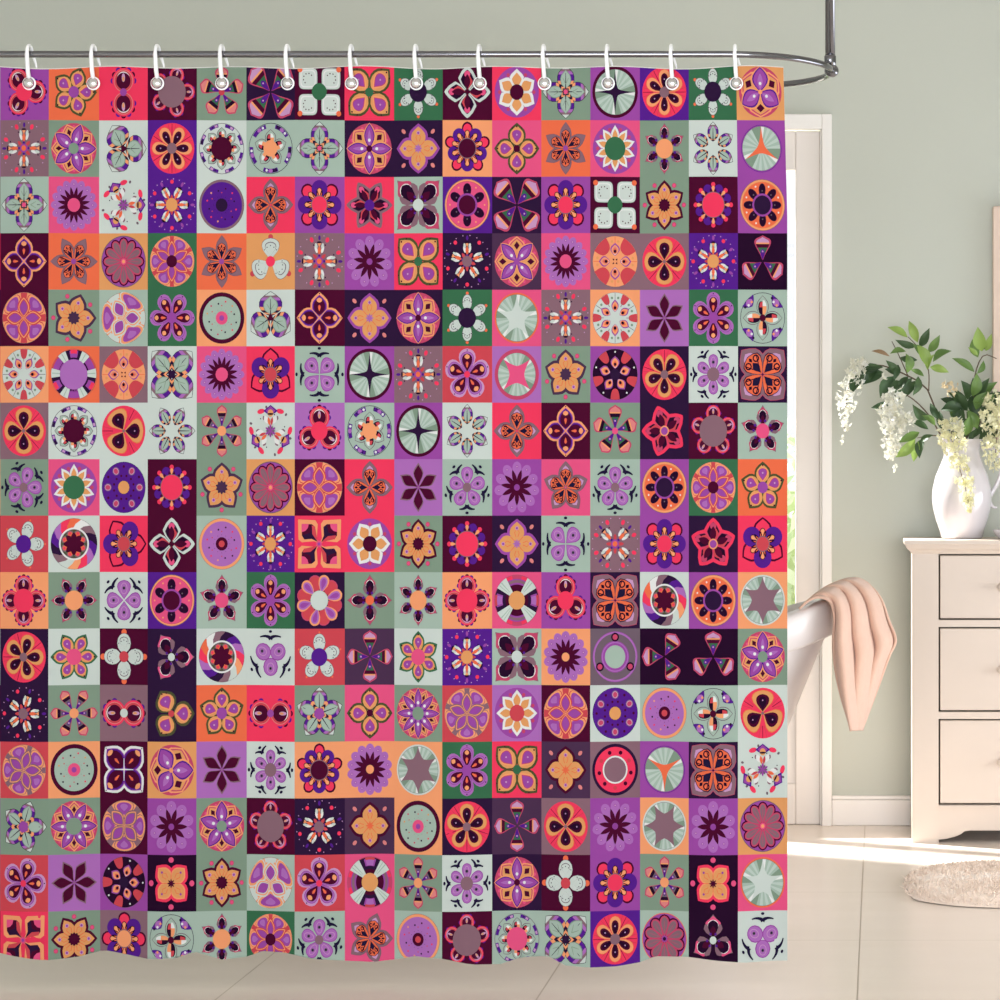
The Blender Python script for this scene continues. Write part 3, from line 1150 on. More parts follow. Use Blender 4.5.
def flame(t, n, a, base):
    cb = {'W': 'W', 'A': 'A', 'K': 'B'}[base]
    t.disc('D', .91); t.disc(cb, .9)
    b0 = a + 180 / n
    hw = {4: 21, 5: 12, 6: 10}[n]
    wd = .86 * math.tan(math.radians(hw))
    t.pet('C', n, b0, {4: .42, 5: .5, 6: .54}[n], .86, wd, 'dome', up=False)
    t.sector('C', n, b0, hw, .8, .895)
    if base == 'K': t.dots('N', n, a, .8, .035)
    else:
        t.stroke('D' if base == 'W' else 'O', [(.62, 0), (.88, 0)], .01, .01, n, a)
        t.dots('G' if base == 'W' else 'Y', n, a + 10, .72, .05); t.dots('G' if base == 'W' else 'Y', n, a - 10, .72, .05)
        if base == 'W': t.stroke('T', [(.45, 0), (.66, 0)], .012, .01, n, b0)
    s_ = {4: 1.1, 5: 1.05, 6: .85}[n]
    t.pet('P', n, a, .2, .66, .17 * s_, 'tip')
    t.pet('A', n, a, .22, .6, .13 * s_, 'tip')
    if base == 'A': t.pet('U', n, a, .24, .54, .09, 'tip')
    t.dots('N', n, a, .28, .05)
    t.pet('O', n, a, .24, .5, .07, 'tip')
    t.dots('B', n, a, .36, .06, .055)
    if base == 'W': t.disc('W', .22)
    elif base == 'A': t.pet('M', 4, 45, 0, .14, .03, 'leaf'); t.disc('A', .07)
    else: t.disc('K', .2)


def seed(t, n, dc, cc):
    t.disc('D', .92); t.disc('A', .9); t.disc('J' if dc == 'H' else 'Y', .84); t.disc('H' if dc == 'H' else 'O', .82)
    t.dots('N' if dc != 'H' else 'A', n, 90 + 180 / n, .7, .035)
    t.pet('K', n, 90, .3, .77, .145 if n == 8 else .17, 'round')
    t.pet('B', n, 90, .4, .74, .11 if n == 8 else .135, 'round')
    t.dots('D', n, 90, .5, .03)
    t.disc('P', .41); t.disc(cc, .34)


def target3(t):
    t.disc('P', .9); t.disc('L', .88); t.disc(t.bg, .82); t.disc('P', .56); t.disc('L', .53); t.disc('P', .49); t.disc('S', .41)
    t.dots('B', 3, 90, .7, .16); t.dots('J', 3, 90, .7, .1)


def redplate(t):
    t.disc('K', .92); t.disc('R', .81); t.disc('W', .5); t.disc('N', .49); t.disc('T', .44)
    for k in range(9):
        x, y = pol(.64, 90 - 20 + 40 * k)
        t.disc('M' if k in (0, 1, 3, 4, 6, 7) else 'C', .075, x, y, up=False)
    t.up()


D6, D5 = (6, 90), (5, 90)
ROWS = [
 # each cell: (background, motif, *arguments)
 [('P', lobe, 3, 0, 'R'), ('O', drop, 5, 0, 'P'), ('R', lobe, 2, 90, 'P'), ('M', lobe, 5, 0, 'T'), ('G', cone, 5, 90, 'C'), ('K', cone, 4, 45), ('M', white, 4, 45, 'E'), ('R', drop, 4, 45, 'E'),
  ('E', white, 6, 90, 'K'), ('M', pin, 4, 90, 'W'), ('R', sun, 6, 90, 'M', .28), ('G', leafy, 4, 90, 'H'), ('P', burst, 4, 90, 'K', 'M'), ('V', redc, 6, 90), ('E', white, 6, 90, 'K'), ('Y', mandala, 3, 90, 'A')],
 [('T', folk, 4, 90), ('G', mandala, 5, 0, 'G'), ('W', leafy, 3, 0, 'M'), ('V', redc, 6, 0), ('W', wheel, 8, 'M'), ('S', wheel, 5, 'A'), ('S', leafy, 4, 90, 'H'), ('K', mandala, 4, 90, 'M'),
  ('K', gold, 4, 90, 'P'), ('A', petunia, 5, 126, 'M'), ('H', drop, 4, 90, 'M'), ('O', scroll, 6, 90, 'P'), ('H', sun, 10, 90, 'E', .42), ('G', dart, 6, 90, 'A'), ('W', leafy, 6, 90, 'W'), ('P', burst, 3, 90, 'O', '')],
 [('S', leafy, 4, 90, 'H'), ('H', daisy, 16, 'H', .25), ('W', splash, 0), ('V', folk, 6, 0, 'Y'), ('W', plate, 'T', 'V', 'K', 'K'), ('R', scroll, 4, 90), ('P', petunia, 4, 90, 'R'), ('R', pin, 6, 0, 'T', 'V'),
  ('S', dart, 4, 45, 'W'), ('V', seed, 6, 'H', 'M'), ('K', cone, 4, 45), ('P', petunia, 4, 90, 'R'), ('M', white, 4, 45, 'E'), ('G', gold, 6, 90, 'M'), ('M', petunia, 8, 90, 'R'), ('P', seed, 8, 'O', 'K')],
 [('M', knot, 4, 90, 'A'), ('O', scroll, 6, 0, 'P'), ('Y', dahlia, 12, 'A'), ('E', winrose, 6, 90, 'A', 'M'), ('O', scroll, 6, 90, 'P'), ('Y', white, 3, 90, 'R'), ('T', folk, 4, 90), ('P', daisy, 11, None),
  ('R', drop, 4, 45, 'E'), ('K', folk, 5, 90, 'T'), ('X', mandala, 4, 45, 'P'), ('H', daisy, 16, 'H', .25), ('T', flame, 4, 90, 'A'), ('T', redc, 4, 90), ('V', folk, 6, 90, 'Y'), ('B', cone, 3, 90)],
 [('M', winrose, 4, 90, 'O'), ('G', gold, 5, 0, 'X'), ('S', winrose, 3, 0, 'W'), ('E', knot, 6, 0, 'L', 'P'), ('A', plate, 'M', 'S', 'H', 'P'), ('W', leafy, 3, 90, 'M'), ('M', knot, 4, 90, 'A'), ('K', gold, 4, 90, 'P'),
  ('K', mandala, 4, 90, 'M'), ('E', white, 6, 90, 'K'), ('H', burst, 5, 90, 'W', 'O'), ('T', folk, 4, 90), ('A', flame, 6, 90, 'W'), ('L', sixpetal, 90), ('E', knot, 6, 90, 'L', 'P'), ('S', wheel, 4, 'M')],
 [('A', flame, 6, 0, 'W'), ('O', bigdisc, 3, 'L', 90), ('T', flame, 4, 90, 'A'), ('W', leafy, 4, 45, 'K'), ('H', daisy, 16, 'H', .25), ('R', petunia, 3, 30, 'C'), ('S', orchid, 4, 45), ('P', burst, 4, 90, 'K', 'M'),
  ('T', folk, 4, 90), ('C', knot, 5, 90, 'I', 'R'), ('L', burst, 4, 45, 'H', 'H'), ('G', gold, 5, 90, 'X'), ('P', flame, 5, 90, 'K'), ('K', redc, 5, 270), ('W', orchid, 6, 90, 'T'), ('K', scroll, 4, 45)],
 [('T', redc, 4, 90), ('W', wheel, 8, 'M'), ('W', redc, 3, 0), ('W', leafy, 6, 0, 'W'), ('G', cone, 6, 90, 'A'), ('W', splash, 90), ('L', lobe, 3, 90, 'R'), ('S', wheel, 6, 'A'),
  ('P', burst, 4, 90, 'K', 'M'), ('W', leafy, 6, 90, 'W'), ('R', scroll, 4, 90), ('M', knot, 4, 90, 'A'), ('G', cone, 5, 90, 'H'), ('K', pin, 5, 180, 'R', 'P'), ('M', lobe, 5, 90, 'T'), ('S', dart, 5, 90, 'H')],
 [('G', orchid, 5, 0, 'T'), ('H', sun, 10, 90, 'E', .42), ('W', ball, 6, 0), ('M', petunia, 8, 90, 'R'), ('G', gold, 5, 90, 'X'), ('Y', dahlia, 12, 'A'), ('M', winrose, 4, 90, 'O'), ('R', scroll, 4, 90),
  ('L', sixpetal, 90), ('S', orchid, 5, 90, 'T'), ('P', daisy, 11, None), ('H', scroll, 5, 90), ('S', orchid, 5, 90, 'T'), ('P', seed, 8, 'O', 'K'), ('E', winrose, 6, 90, 'A', 'M'), ('O', drop, 5, 90, 'P')],
 [('C', white, 5, 0, 'V'), ('W', swirl, 60), ('R', petunia, 3, 60, 'C'), ('M', pin, 4, 90, 'W'), ('S', plate, 'A', 'L', 'M', 'C'), ('V', folk, 6, 90, 'Y'), ('R', pin, 4, 45, 'A'), ('R', sun, 6, 0, 'M', .28),
  ('G', gold, 6, 90, 'M'), ('M', petunia, 8, 90, 'R'), ('K', gold, 4, 90, 'P'), ('S', orchid, 4, 45), ('T', folk, 4, 45), ('P', petunia, 4, 90, 'R'), ('K', pin, 5, 90, 'R', 'P'), ('R', petunia, 3, 30, 'C')],
 [('A', lobe, 4, 90, 'R'), ('G', dart, 6, 0, 'A'), ('W', orchid, 4, 90), ('V', seed, 6, 'H', 'M'), ('S', dart, 5, 90, 'H'), ('E', knot, 6, 90, 'L', 'P'), ('K', pinkdaisy), ('G', dart, 4, 90, 'O'),
  ('S', dart, 6, 90, 'A'), ('A', lobe, 4, 90, 'R'), ('H', bigdisc, 4, 'Y', 0), ('P', lobe, 3, 90, 'R'), ('K', scroll, 4, 45), ('W', swirl, 120), ('P', seed, 8, 'O', 'K'), ('A', burst, 6, 90, 'T', 'W')],
 [('K', redc, 5, 0), ('W', drop, 6, 0, 'H'), ('M', white, 4, 90, 'C'), ('K', dart, 3, 0, 'W'), ('W', swirl, 120), ('W', orchid, 3, 30), ('C', white, 5, 90, 'V'), ('X', cone, 4, 90),
  ('W', drop, 6, 90, 'H'), ('V', folk, 6, 90, 'Y'), ('S', dart, 4, 45, 'W'), ('A', daisy, 14, 'A', .16), ('D', target3), ('B', cone, 3, 180), ('B', cone, 3, 90), ('G', mandala, 5, 90, 'G')],
 [('K', folk, 5, 0, 'T'), ('G', cone, 6, 0, 'A'), ('T', lobe, 2, 0, 'W'), ('K', drop, 3, 0, 'C'), ('O', drop, 5, 90, 'P'), ('R', lobe, 2, 0, 'P'), ('G', leafy, 5, 90, 'P'), ('H', drop, 4, 90, 'M'),
  ('G', mandala, 8, 90, 'G'), ('C', winrose, 5, 90, 'T'), ('L', sun, 8, 90, 'C', .3), ('M', winrose, 4, 90, 'O'), ('W', ball, 6, 90), ('S', plate, 'A', 'L', 'M', 'C'), ('S', wheel, 4, 'M'), ('W', redc, 3, 90)],
 [('C', winrose, 5, 0, 'T'), ('A', plate, 'M', 'S', 'H', 'P'), ('M', knot, 4, 45, 'N'), ('Y', mandala, 3, 0, 'A'), ('L', sixpetal, 90), ('W', orchid, 6, 90, 'T'), ('A', petunia, 5, 126, 'M'), ('A', daisy, 14, 'A', .16),
  ('A', burst, 6, 90, 'T', 'W'), ('E', knot, 6, 90, 'L', 'P'), ('R', drop, 4, 45, 'E'), ('X', gold, 4, 90, 'M'), ('T', redplate), ('P', burst, 3, 270, 'O', ''), ('K', scroll, 4, 45), ('W', splash, 90)],
 [('G', leafy, 5, 0, 'P'), ('G', mandala, 6, 0, 'G'), ('M', winrose, 4, 45, 'T'), ('P', daisy, 10, None), ('G', mandala, 5, 90, 'G'), ('M', lobe, 5, 90, 'T'), ('K', folk, 5, 90, 'T'), ('X', gold, 4, 90, 'M'),
  ('A', plate, 'M', 'S', 'H', 'P'), ('K', redc, 5, 90), ('X', cone, 4, 90), ('T', redc, 4, 90), ('P', daisy, 11, None), ('A', burst, 6, 0, 'T', 'W'), ('P', daisy, 10, None), ('Y', dahlia, 12, 'A')],
 [('C', knot, 5, 0, 'I', 'R'), ('L', sixpetal, 0), ('P', flame, 5, 0, 'K'), ('B', gold, 4, 45, 'R'), ('G', gold, 6, 90, 'M'), ('S', winrose, 3, 90, 'W'), ('C', knot, 5, 90, 'I', 'R'), ('H', bigdisc, 4, 'Y', 90),
  ('G', cone, 6, 90, 'A'), ('W', orchid, 6, 90, 'T'), ('K', mandala, 4, 90, 'M'), ('M', white, 4, 90, 'C'), ('P', petunia, 4, 90, 'R'), ('G', cone, 6, 90, 'A'), ('B', gold, 4, 45, 'R'), ('H', burst, 5, 90, 'W', 'O')],
 [('R', pin, 4, 45, 'A'), ('G', gold, 6, 0, 'M'), ('T', petunia, 4, 45, 'A'), ('S', wheel, 4, 'M'), ('S', dart, 6, 90, 'A'), ('E', winrose, 6, 90, 'A', 'M'), ('S', orchid, 5, 90, 'T'), ('H', scroll, 5, 0),
  ('S', plate, 'A', 'L', 'M', 'C'), ('M', lobe, 5, 90, 'T'), ('S', wheel, 8, 'H'), ('S', leafy, 4, 45, 'K'), ('V', redc, 6, 90), ('S', dahlia, 10, 'K'), ('B', dart, 3, 90, 'W'), ('W', orchid, 3, 30)],
]
for r, row in enumerate(ROWS):
    for c in range(-2, 16):
        cell = row[c] if c >= 0 else ROWS[(r + 5) % 16][c + 7]
        t = Tile(c, r, cell[0])
        cell[1](t, *cell[2:])

# white woven backing sheet (front and back face with closed rim)
XE0, XE1 = X0_ - 2 * CW_, X0_ + 16 * CW_
nx, ny = 190, 44


def backing(off):
    px = np.linspace(XE0, XE1, nx + 1)
    v = np.linspace(0, 1, ny + 1)
    PX, V_ = np.meshgrid(px, v)
    top, hem = topline(PX) - 0.8, hemline(PX)
    return PX.ravel(), (top + (hem - top) * V_).ravel()


fx, fy = backing(0)
quads = []
for j in range(ny):
    for i in range(nx):
        a = j * (nx + 1) + i
        quads.append((a, a + 1, a + nx + 2, a + nx + 1))
base0 = NV
push(fx, fy, -0.0004, quads, (*WH[0], 1.0))
base1 = NV
push(fx, fy, -0.0016, [q[::-1] for q in quads], (*WH[0], 1.0))
rim = [i for i in range(nx + 1)] + [j * (nx + 1) + nx for j in range(1, ny + 1)] + [ny * (nx + 1) + i for i in range(nx - 1, -1, -1)] + [j * (nx + 1) for j in range(ny - 1, 0, -1)]
for i in range(len(rim)):
    a, c_ = rim[i], rim[(i + 1) % len(rim)]
    SF.append([base0 + a, base1 + a, base1 + c_, base0 + c_])

V3 = np.concatenate(SV)
COL = np.concatenate(SC)
px = V3[:, 0]; py = V3[:, 1]; off = V3[:, 2]
py = np.clip(py, topline(px) - (off < 0) * 0.8, hemline(px))
# the free right edge draws in a little towards its top corner
pinch = np.clip((px - 700) / 87.0, 0, 1) * np.clip(1 - (py - 66) / 150.0, 0, 1)
px = px - 4.0 * pinch
X = (px - VX) * 0.002
Z = EYE - (py - VY) * 0.002
Y = ripple(X, Z) - off
co = np.stack([X, Y, Z], 1).astype(np.float32)
me = bpy.data.meshes.new('shower_curtain')
nv = len(co)
tot = np.array([len(f) for f in SF], dtype=np.int32)
flat = np.fromiter((i for f in SF for i in f), dtype=np.int32, count=int(tot.sum()))
me.vertices.add(nv)
me.vertices.foreach_set('co', co.ravel())
me.loops.add(len(flat))
me.loops.foreach_set('vertex_index', flat)
me.polygons.add(len(SF))
me.polygons.foreach_set('loop_start', np.concatenate([[0], np.cumsum(tot)[:-1]]).astype(np.int32))
me.polygons.foreach_set('loop_total', tot)
me.update(calc_edges=True)
me.validate()
ca = me.color_attributes.new('print', 'FLOAT_COLOR', 'POINT')
ca.data.foreach_set('color', COL.ravel())
me.shade_smooth()
me.materials.append(M['cloth'])
curtain = bpy.data.objects.new('shower_curtain', me)
C.objects.link(curtain)
tag(curtain, 'shower curtain printed with a grid of colourful flower medallion squares, hanging from the chrome rod', 'shower curtain')
print('curtain verts', nv, 'faces', len(SF))

# ------------------------------------------------------------------ hooks
HOOKX = [29, 93, 157, 221.5, 287, 351, 415.5, 479, 543.5, 607, 671, 735]
ORD = ['first', 'second', 'third', 'fourth', 'fifth', 'sixth', 'seventh', 'eighth', 'ninth', 'tenth', 'eleventh', 'last']


def hook_meshes():
    w = MB()
    p = []
    # from the bead up in front of the rod, over it and down behind
    p += [(0.003, -0.012, -0.050), (0.002, -0.0155, -0.035), (0.001, -0.0165, -0.018), (0, -0.0155, -0.004)]
    for k in range(9):
        a = PI - PI * k / 8
        p.append((0, 0.0145 * math.cos(a) - 0.0, 0.004 + 0.0135 * math.sin(a)))
    p += [(0.004, 0.0155, -0.006), (0.008, 0.0145, -0.018), (0.010, 0.012, -0.026)]
    w.tube(p, [0.0042] * 4 + [0.0034] * 9 + [0.003, 0.0022, 0.0014], 10)
    bd = MB()
    bd.sphere((0.003, -0.0135, -0.060), 0.0112, 24, 14, (1, .75, 1))
    cl = MB()
    th = [2 * PI * k / 24 for k in range(24)]
    cl.tube([(0.003 + 0.0118 * math.cos(a), -0.0105, -0.060 + 0.0118 * math.sin(a)) for a in th], 0.0019, 8, closed=True)
    return w, bd, cl


w, bd, cl = hook_meshes()
first = None
for i, hx in enumerate(HOOKX):
    X_ = (hx - VX) * 0.002
    lab = f'white curtain hook with a round silver bead, {ORD[i]} from the left on the rod'
    if i == 0:
        first = thing('curtain_hook', (0, 0, 0), lab, 'curtain hook', 'hooks along the curtain rod')
        kids = [w.build('hook_wire', M['hook'], first, True), bd.build('bead', M['bead'], first, True), cl.build('collar', M['hook'], first, True)]
        kids[1]['label'] = 'round silver bead'
        root = first
    else:
        root = first.copy(); C.objects.link(root); root['label'] = lab
        for k in kids:
            q = k.copy(); C.objects.link(q); q.parent = root
    root.location = (X_, 0.003, ZR)

# ------------------------------------------------------------------ bathtub
TXC, TA, TYC, TB = -0.908, 0.80, 1.0, 0.36
tub = thing('bathtub', (TXC, TYC, 0), 'white freestanding bathtub with a raised flared end, standing behind the curtain', 'bathtub')
NT = 96


def zrim(x):
    return 0.600 + 0.135 * ((x - TXC) / TA) ** 2


def loop(sx, sy, zf, e=2.4):
    out = []
    for k in range(NT):
        a = 2 * PI * k / NT
        c_, s_ = math.cos(a), math.sin(a)
        x = TXC + TA * sx * math.copysign(abs(c_) ** (2 / e), c_)
        y = TYC + TB * sy * math.copysign(abs(s_) ** (2 / e), s_)
        xr = TXC + TA * math.copysign(abs(c_) ** (2 / e), c_)
        out.append((x, y, zf(xr)))
    return out


def skin(loops, close0=False, close1=False):
    m_ = MB()
    vs = [p for l in loops for p in l]
    fs = []
    for i in range(len(loops) - 1):
        for k in range(NT):
            k2 = (k + 1) % NT
            fs.append((i * NT + k, i * NT + k2, (i + 1) * NT + k2, (i + 1) * NT + k))
    if close0: fs.append(tuple(range(NT - 1, -1, -1)))
    if close1: fs.append(tuple((len(loops) - 1) * NT + k for k in range(NT)))
    m_.add(vs, fs)
    return m_


H = 0.086
body = [loop(.64, .66, lambda x: .03), loop(.665, .70, lambda x: .05)]
for f in (.2, .4, .6, .8, 1.0):
    sx = .665 + (.972 - .665) * f; sy = .70 + (.955 - .70) * f ** .7
    body.append(loop(sx, sy, lambda x, f=f: .05 + (zrim(x) - H - .05) * f))
inn = [loop(.945, .93, lambda x: zrim(x) - .02)]
for f in (.75, .5, .3, .12):
    sx = .56 + (.945 - .56) * f; sy = .55 + (.93 - .55) * f ** .6
    inn.append(loop(sx, sy, lambda x, f=f: .14 + (zrim(x) - .02 - .14) * f))
inn.append(loop(.5, .48, lambda x: .13))
skin(body + [loop(.95, .93, lambda x: zrim(x) - .03)] + inn, True, True).build('tub_shell', M['tub'], tub, True)
rim_ = [loop(.968, .95, lambda x: zrim(x) - H + .002), loop(.992, .985, lambda x: zrim(x) - H), loop(1.0, 1.0, lambda x: zrim(x) - H + .008), loop(1.0, 1.0, lambda x: zrim(x) - .01),
        loop(.995, .99, lambda x: zrim(x) - .002), loop(.985, .975, lambda x: zrim(x)), loop(.965, .95, lambda x: zrim(x)), loop(.950, .935, lambda x: zrim(x) - .004), loop(.944, .928, lambda x: zrim(x) - .03)]
skin(rim_).build('rim', M['tub'], tub, True)
skin([loop(.60, .6, lambda x: 0.0), loop(.62, .63, lambda x: .012), loop(.62, .63, lambda x: .032)], True, True).build('plinth', M['tub'], tub, True)

# ------------------------------------------------------------------ towel over the tub end
LPTS = [(799, 609), (808, 601), (817, 597.5), (826, 599), (832, 606), (834, 620), (833, 642), (834, 664), (838, 688), (844, 710), (851, 731)]
RPTS = [(838, 583), (843, 580), (850, 578.5), (860, 579), (872, 586), (882, 600), (889, 620), (896, 640), (889, 657), (877, 690), (862, 730)]
nu, nvv = 40, 60


def spline(pts, s):
    p = np.array(pts, float)
    x = np.linspace(0, 1, len(p))
    # smooth by cubic (Catmull-Rom)
    i = min(int(s * (len(p) - 1)), len(p) - 2)
    f = s * (len(p) - 1) - i
    P = [p[max(i - 1, 0)], p[i], p[i + 1], p[min(i + 2, len(p) - 1)]]
    return 0.5 * ((2 * P[1]) + (-P[0] + P[2]) * f + (2 * P[0] - 5 * P[1] + 4 * P[2] - P[3]) * f * f + (-P[0] + 3 * P[1] - 3 * P[2] + P[3]) * f ** 3)


tv = []
for j in range(nvv + 1):
    s = j / nvv
    l, r_ = spline(LPTS, s), spline(RPTS, s)
    for i in range(nu + 1):
        u = i / nu
        q = l + (r_ - l) * u
        hang = min(1, max(0, (s - .3) / .3))
        fold = math.sin(u * 3.2 * 2 * PI + 0.8 + 1.0 * s) * (0.016 + 0.026 * hang) * (1 - .5 * max(0, (s - .7) / .3))
        bow = -3.0 * math.sin(PI * u) * (1 - hang)
        yy = 0.80 + 0.34 * u * (1 - .35 * s) + 0.02 * math.sin(s * PI) + fold
        if s < .3: yy += 0.0
        p = at(q[0], q[1] + bow, yy)
        p.x += 0.010 * math.cos(u * 3.2 * 2 * PI + 0.8) * hang * math.sin(PI * u)
        tv.append(p)
b = MB()
b.add(tv, [(j * (nu + 1) + i, j * (nu + 1) + i + 1, (j + 1) * (nu + 1) + i + 1, (j + 1) * (nu + 1) + i) for j in range(nvv) for i in range(nu)])
tw = b.build('towel', M['towel'], None, True)
so = tw.modifiers.new('solid', 'SOLIDIFY'); so.thickness = 0.006; so.offset = 0
tag(tw, 'peach towel draped in folds over the end of the white bathtub', 'towel')

# ------------------------------------------------------------------ dresser
YD, YB = 1.97, 2.300
dx0, dx1 = 0.0865, 1.040
dr = thing('dresser', (0.56, 2.13, 0), 'cream painted wooden dresser with wide drawers standing against the sage wall', 'dresser')
b = MB()
fx0, fx1 = dx0 + .074, dx1 - .074
yb_ = YD + 0.022
b.box(dx0, fx0, YD, yb_, 0.0, .8086)                      # stiles, running down into feet
b.box(fx1, dx1, YD, yb_, 0.0, .8086)
for z0, z1 in ((.8058, .8086), (.6023, .6218), (.3458, .3653), (.0960, .1060)):
    b.box(fx0, fx1, YD, yb_, z0, z1)
b.build('face_frame', M['dresser'], dr)
b = MB()
b.box(dx0, dx0 + .02, yb_, YB, 0.0, .8086); b.box(dx1 - .02, dx1, yb_, YB, 0.0, .8086)
b.box(dx0 + .02, dx1 - .02, YB - .012, YB, 0.10, .8086)
b.box(dx0 + .02, dx1 - .02, yb_, YB - .012, 0.094, .104)
b.build('carcass', M['dresser'], dr)
b = MB()
b.box(fx0, fx1, YD + .045, YD + .05, .106, .80)  # dark sheet added behind the drawer fronts so their gaps read as shaded
b.build('gap_shade_panel', M['dark'], dr)
# apron with shaped lower edge
b = MB()
low = [(0, .009), (.02, .011), (.045, .017), (.062, .024), (.072, .032), (.088, .0345)]
xs = [fx0 + a for a, _ in low] + [fx1 - a for a, _ in reversed(low)]
zs = [z for _, z in low] + [z for _, z in reversed(low)]
ya, yc = YD + .004, YD + .020
vs, fs = [], []
for x_, z_ in zip(xs, zs):
    vs += [(x_, ya, z_), (x_, ya, .096), (x_, yc, .096), (x_, yc, z_)]
for k in range(len(xs) - 1):
    o = 4 * k
    for j in range(4):
        fs.append((o + j, o + (j + 1) % 4, o + 4 + (j + 1) % 4, o + 4 + j))
b.add(vs, fs)
b.build('apron', M['dresser'], dr)
b = MB()
b.box(fx0, fx1, YD - .006, YD + .002, .0985, .1035)
b.build('bead_moulding', M['dresser'], dr)
# top board with a cove moulding below
b = MB()
tz, ov = .8449, .0225
b.box(dx0 - ov, dx1 + ov, YD - ov, YB, tz - .013, tz, .002)
b.build('top_board', M['dresser'], dr)
b = MB()
prof = [(ov - .003, tz - .013), (ov - .005, tz - .018), (ov * .62, tz - .024), (ov * .3, tz - .030), (.003, tz - .036), (0.0, tz - .038)]
vs, fs = [], []
for o_, z_ in prof:
    vs += [(dx0 - o_, YB, z_), (dx0 - o_, YD - o_, z_), (dx1 + o_, YD - o_, z_), (dx1 + o_, YB, z_)]
for k in range(len(prof) - 1):
    for j in range(3):
        fs.append((4 * k + j, 4 * k + j + 1, 4 * k + 5 + j, 4 * k + 4 + j))
b.add(vs, fs)
b.build('cove_moulding', M['dresser'], dr, False)
for z0, z1 in ((.6218, .8058), (.3653, .6023), (.1060, .3458)):
    gp = .0042
    d_ = MB()
    d_.box(fx0 + gp, fx1 - gp, YD + .003, YD + .024, z0 + gp, z1 - gp)
    dw = soften(d_.build('drawer', M['dresser'], dr), .0025)
    for kx in (.3368, dx0 + dx1 - .3368):
        k_ = MB()
        prof = [(.007, .0), (.006, .010), (.011, .016), (.0135, .022), (.012, .027), (.006, .030), (.001, .031)]
        k_.lathe(prof, (0, 0, 0), 20)
        k_.v = [(kx + x, YD + .003 - z, .5 * (z0 + z1) + y) for x, y, z in k_.v]
        k_.build('knob', M['dresser'], dw, True)

# ------------------------------------------------------------------ picture frame on the wall
fr = thing('picture_frame', (0.62, YW, 1.46), 'pale wooden frame on the wall at the right edge, above the dresser', 'picture frame')
fx0_, fx1_, fz0, fz1 = .3262, .95, 1.115, 1.808
b = MB()
for x0, x1, z0, z1 in ((fx0_, fx0_ + .045, fz0, fz1), (fx1_ - .045, fx1_, fz0, fz1), (fx0_ + .045, fx1_ - .045, fz1 - .045, fz1), (fx0_ + .045, fx1_ - .045, fz0, fz0 + .045)):
    b.box(x0, x1, YW - .05, YW, z0, z1)
soften(b.build('frame', M['wood'], fr), .003)
b = MB(); b.box(fx0_ + .045, fx1_ - .045, YW - .02, YW - .004, fz0 + .045, fz1 - .045); b.build('backing_panel', M['canvas'], fr)

# ------------------------------------------------------------------ pitcher and dish
PC = (0.2305, 2.13, tz + .0005)
pit = thing('pitcher', PC, 'white ceramic pitcher full of flowering branches on the dresser', 'pitcher')
s_ = 7.13 / F
outer = [(.0, 0), (19.5, 0), (21, 1), (22.5, 8), (26, 18), (29, 30), (30, 40), (29.3, 50), (26.5, 62), (22, 73), (18.6, 82), (17.6, 88), (18.2, 93), (20.5, 98), (21.2, 99)]
inner = [(20, 99), (17, 93), (16, 88), (17, 82), (20, 73), (24, 62), (26.5, 50), (27, 40), (25, 26), (18, 8), (0.01, 6)]
prof = [(max(r, .02) * s_, z * s_) for r, z in outer + inner]
b = MB(); b.lathe(prof, PC, 56, False, False)
# draw the rim out into a spout on the left
vv = []
for x, y, z in b.v:
    h = (z - PC[2]) / s_
    if h > 84:
        f = (h - 84) / 15
        dx = x - PC[0]
        if dx < 0:
            w_ = max(0, 1 - abs(y - PC[1]) / .035)
            x -= .012 * f * w_ * min(1, -dx / .03)
            z += .007 * f * w_ * min(1, -dx / .03)
    vv.append((x, y, z))
b.v = vv
b.build('body', M['vase'], pit, True)
b = MB()
hp = [(981, 449), (988, 447), (996, 451), (1001, 461), (1001, 473), (997, 484), (992, 493), (988.5, 500)]
hp = [at(*spline(hp, k / 20), 2.13) for k in range(21)]
b.tube(hp, [.0075 - .002 * k / 20 for k in range(21)], 12)
cu = [(989, 497), (990.5, 503), (993, 507), (997, 507.5)]
cu = [at(*spline(cu, k / 8), 2.13) for k in range(9)]
b.tube(cu, [.006 - .0025 * k / 8 for k in range(9)], 10)
b.build('handle', M['vase'], pit, True)

b = MB()
dc = (0.3485, 2.08, tz + .0005)
b.lathe([(.0001, .0), (.015, 0), (.017, .003), (.024, .009), (.030, .019), (.032, .026), (.0305, .0262), (.027, .018), (.018, .007), (.0001, .005)], dc, 36, False, False)
tag(b.build('dish', M['vase'], None, True), 'small white dish on the dresser at the right edge beside the pitcher', 'dish')

# ------------------------------------------------------------------ flowering branches
rnd = random.Random(11)


def cp(cx, cy):
    return (770 + .23 * cx, 300 + .23 * cy)


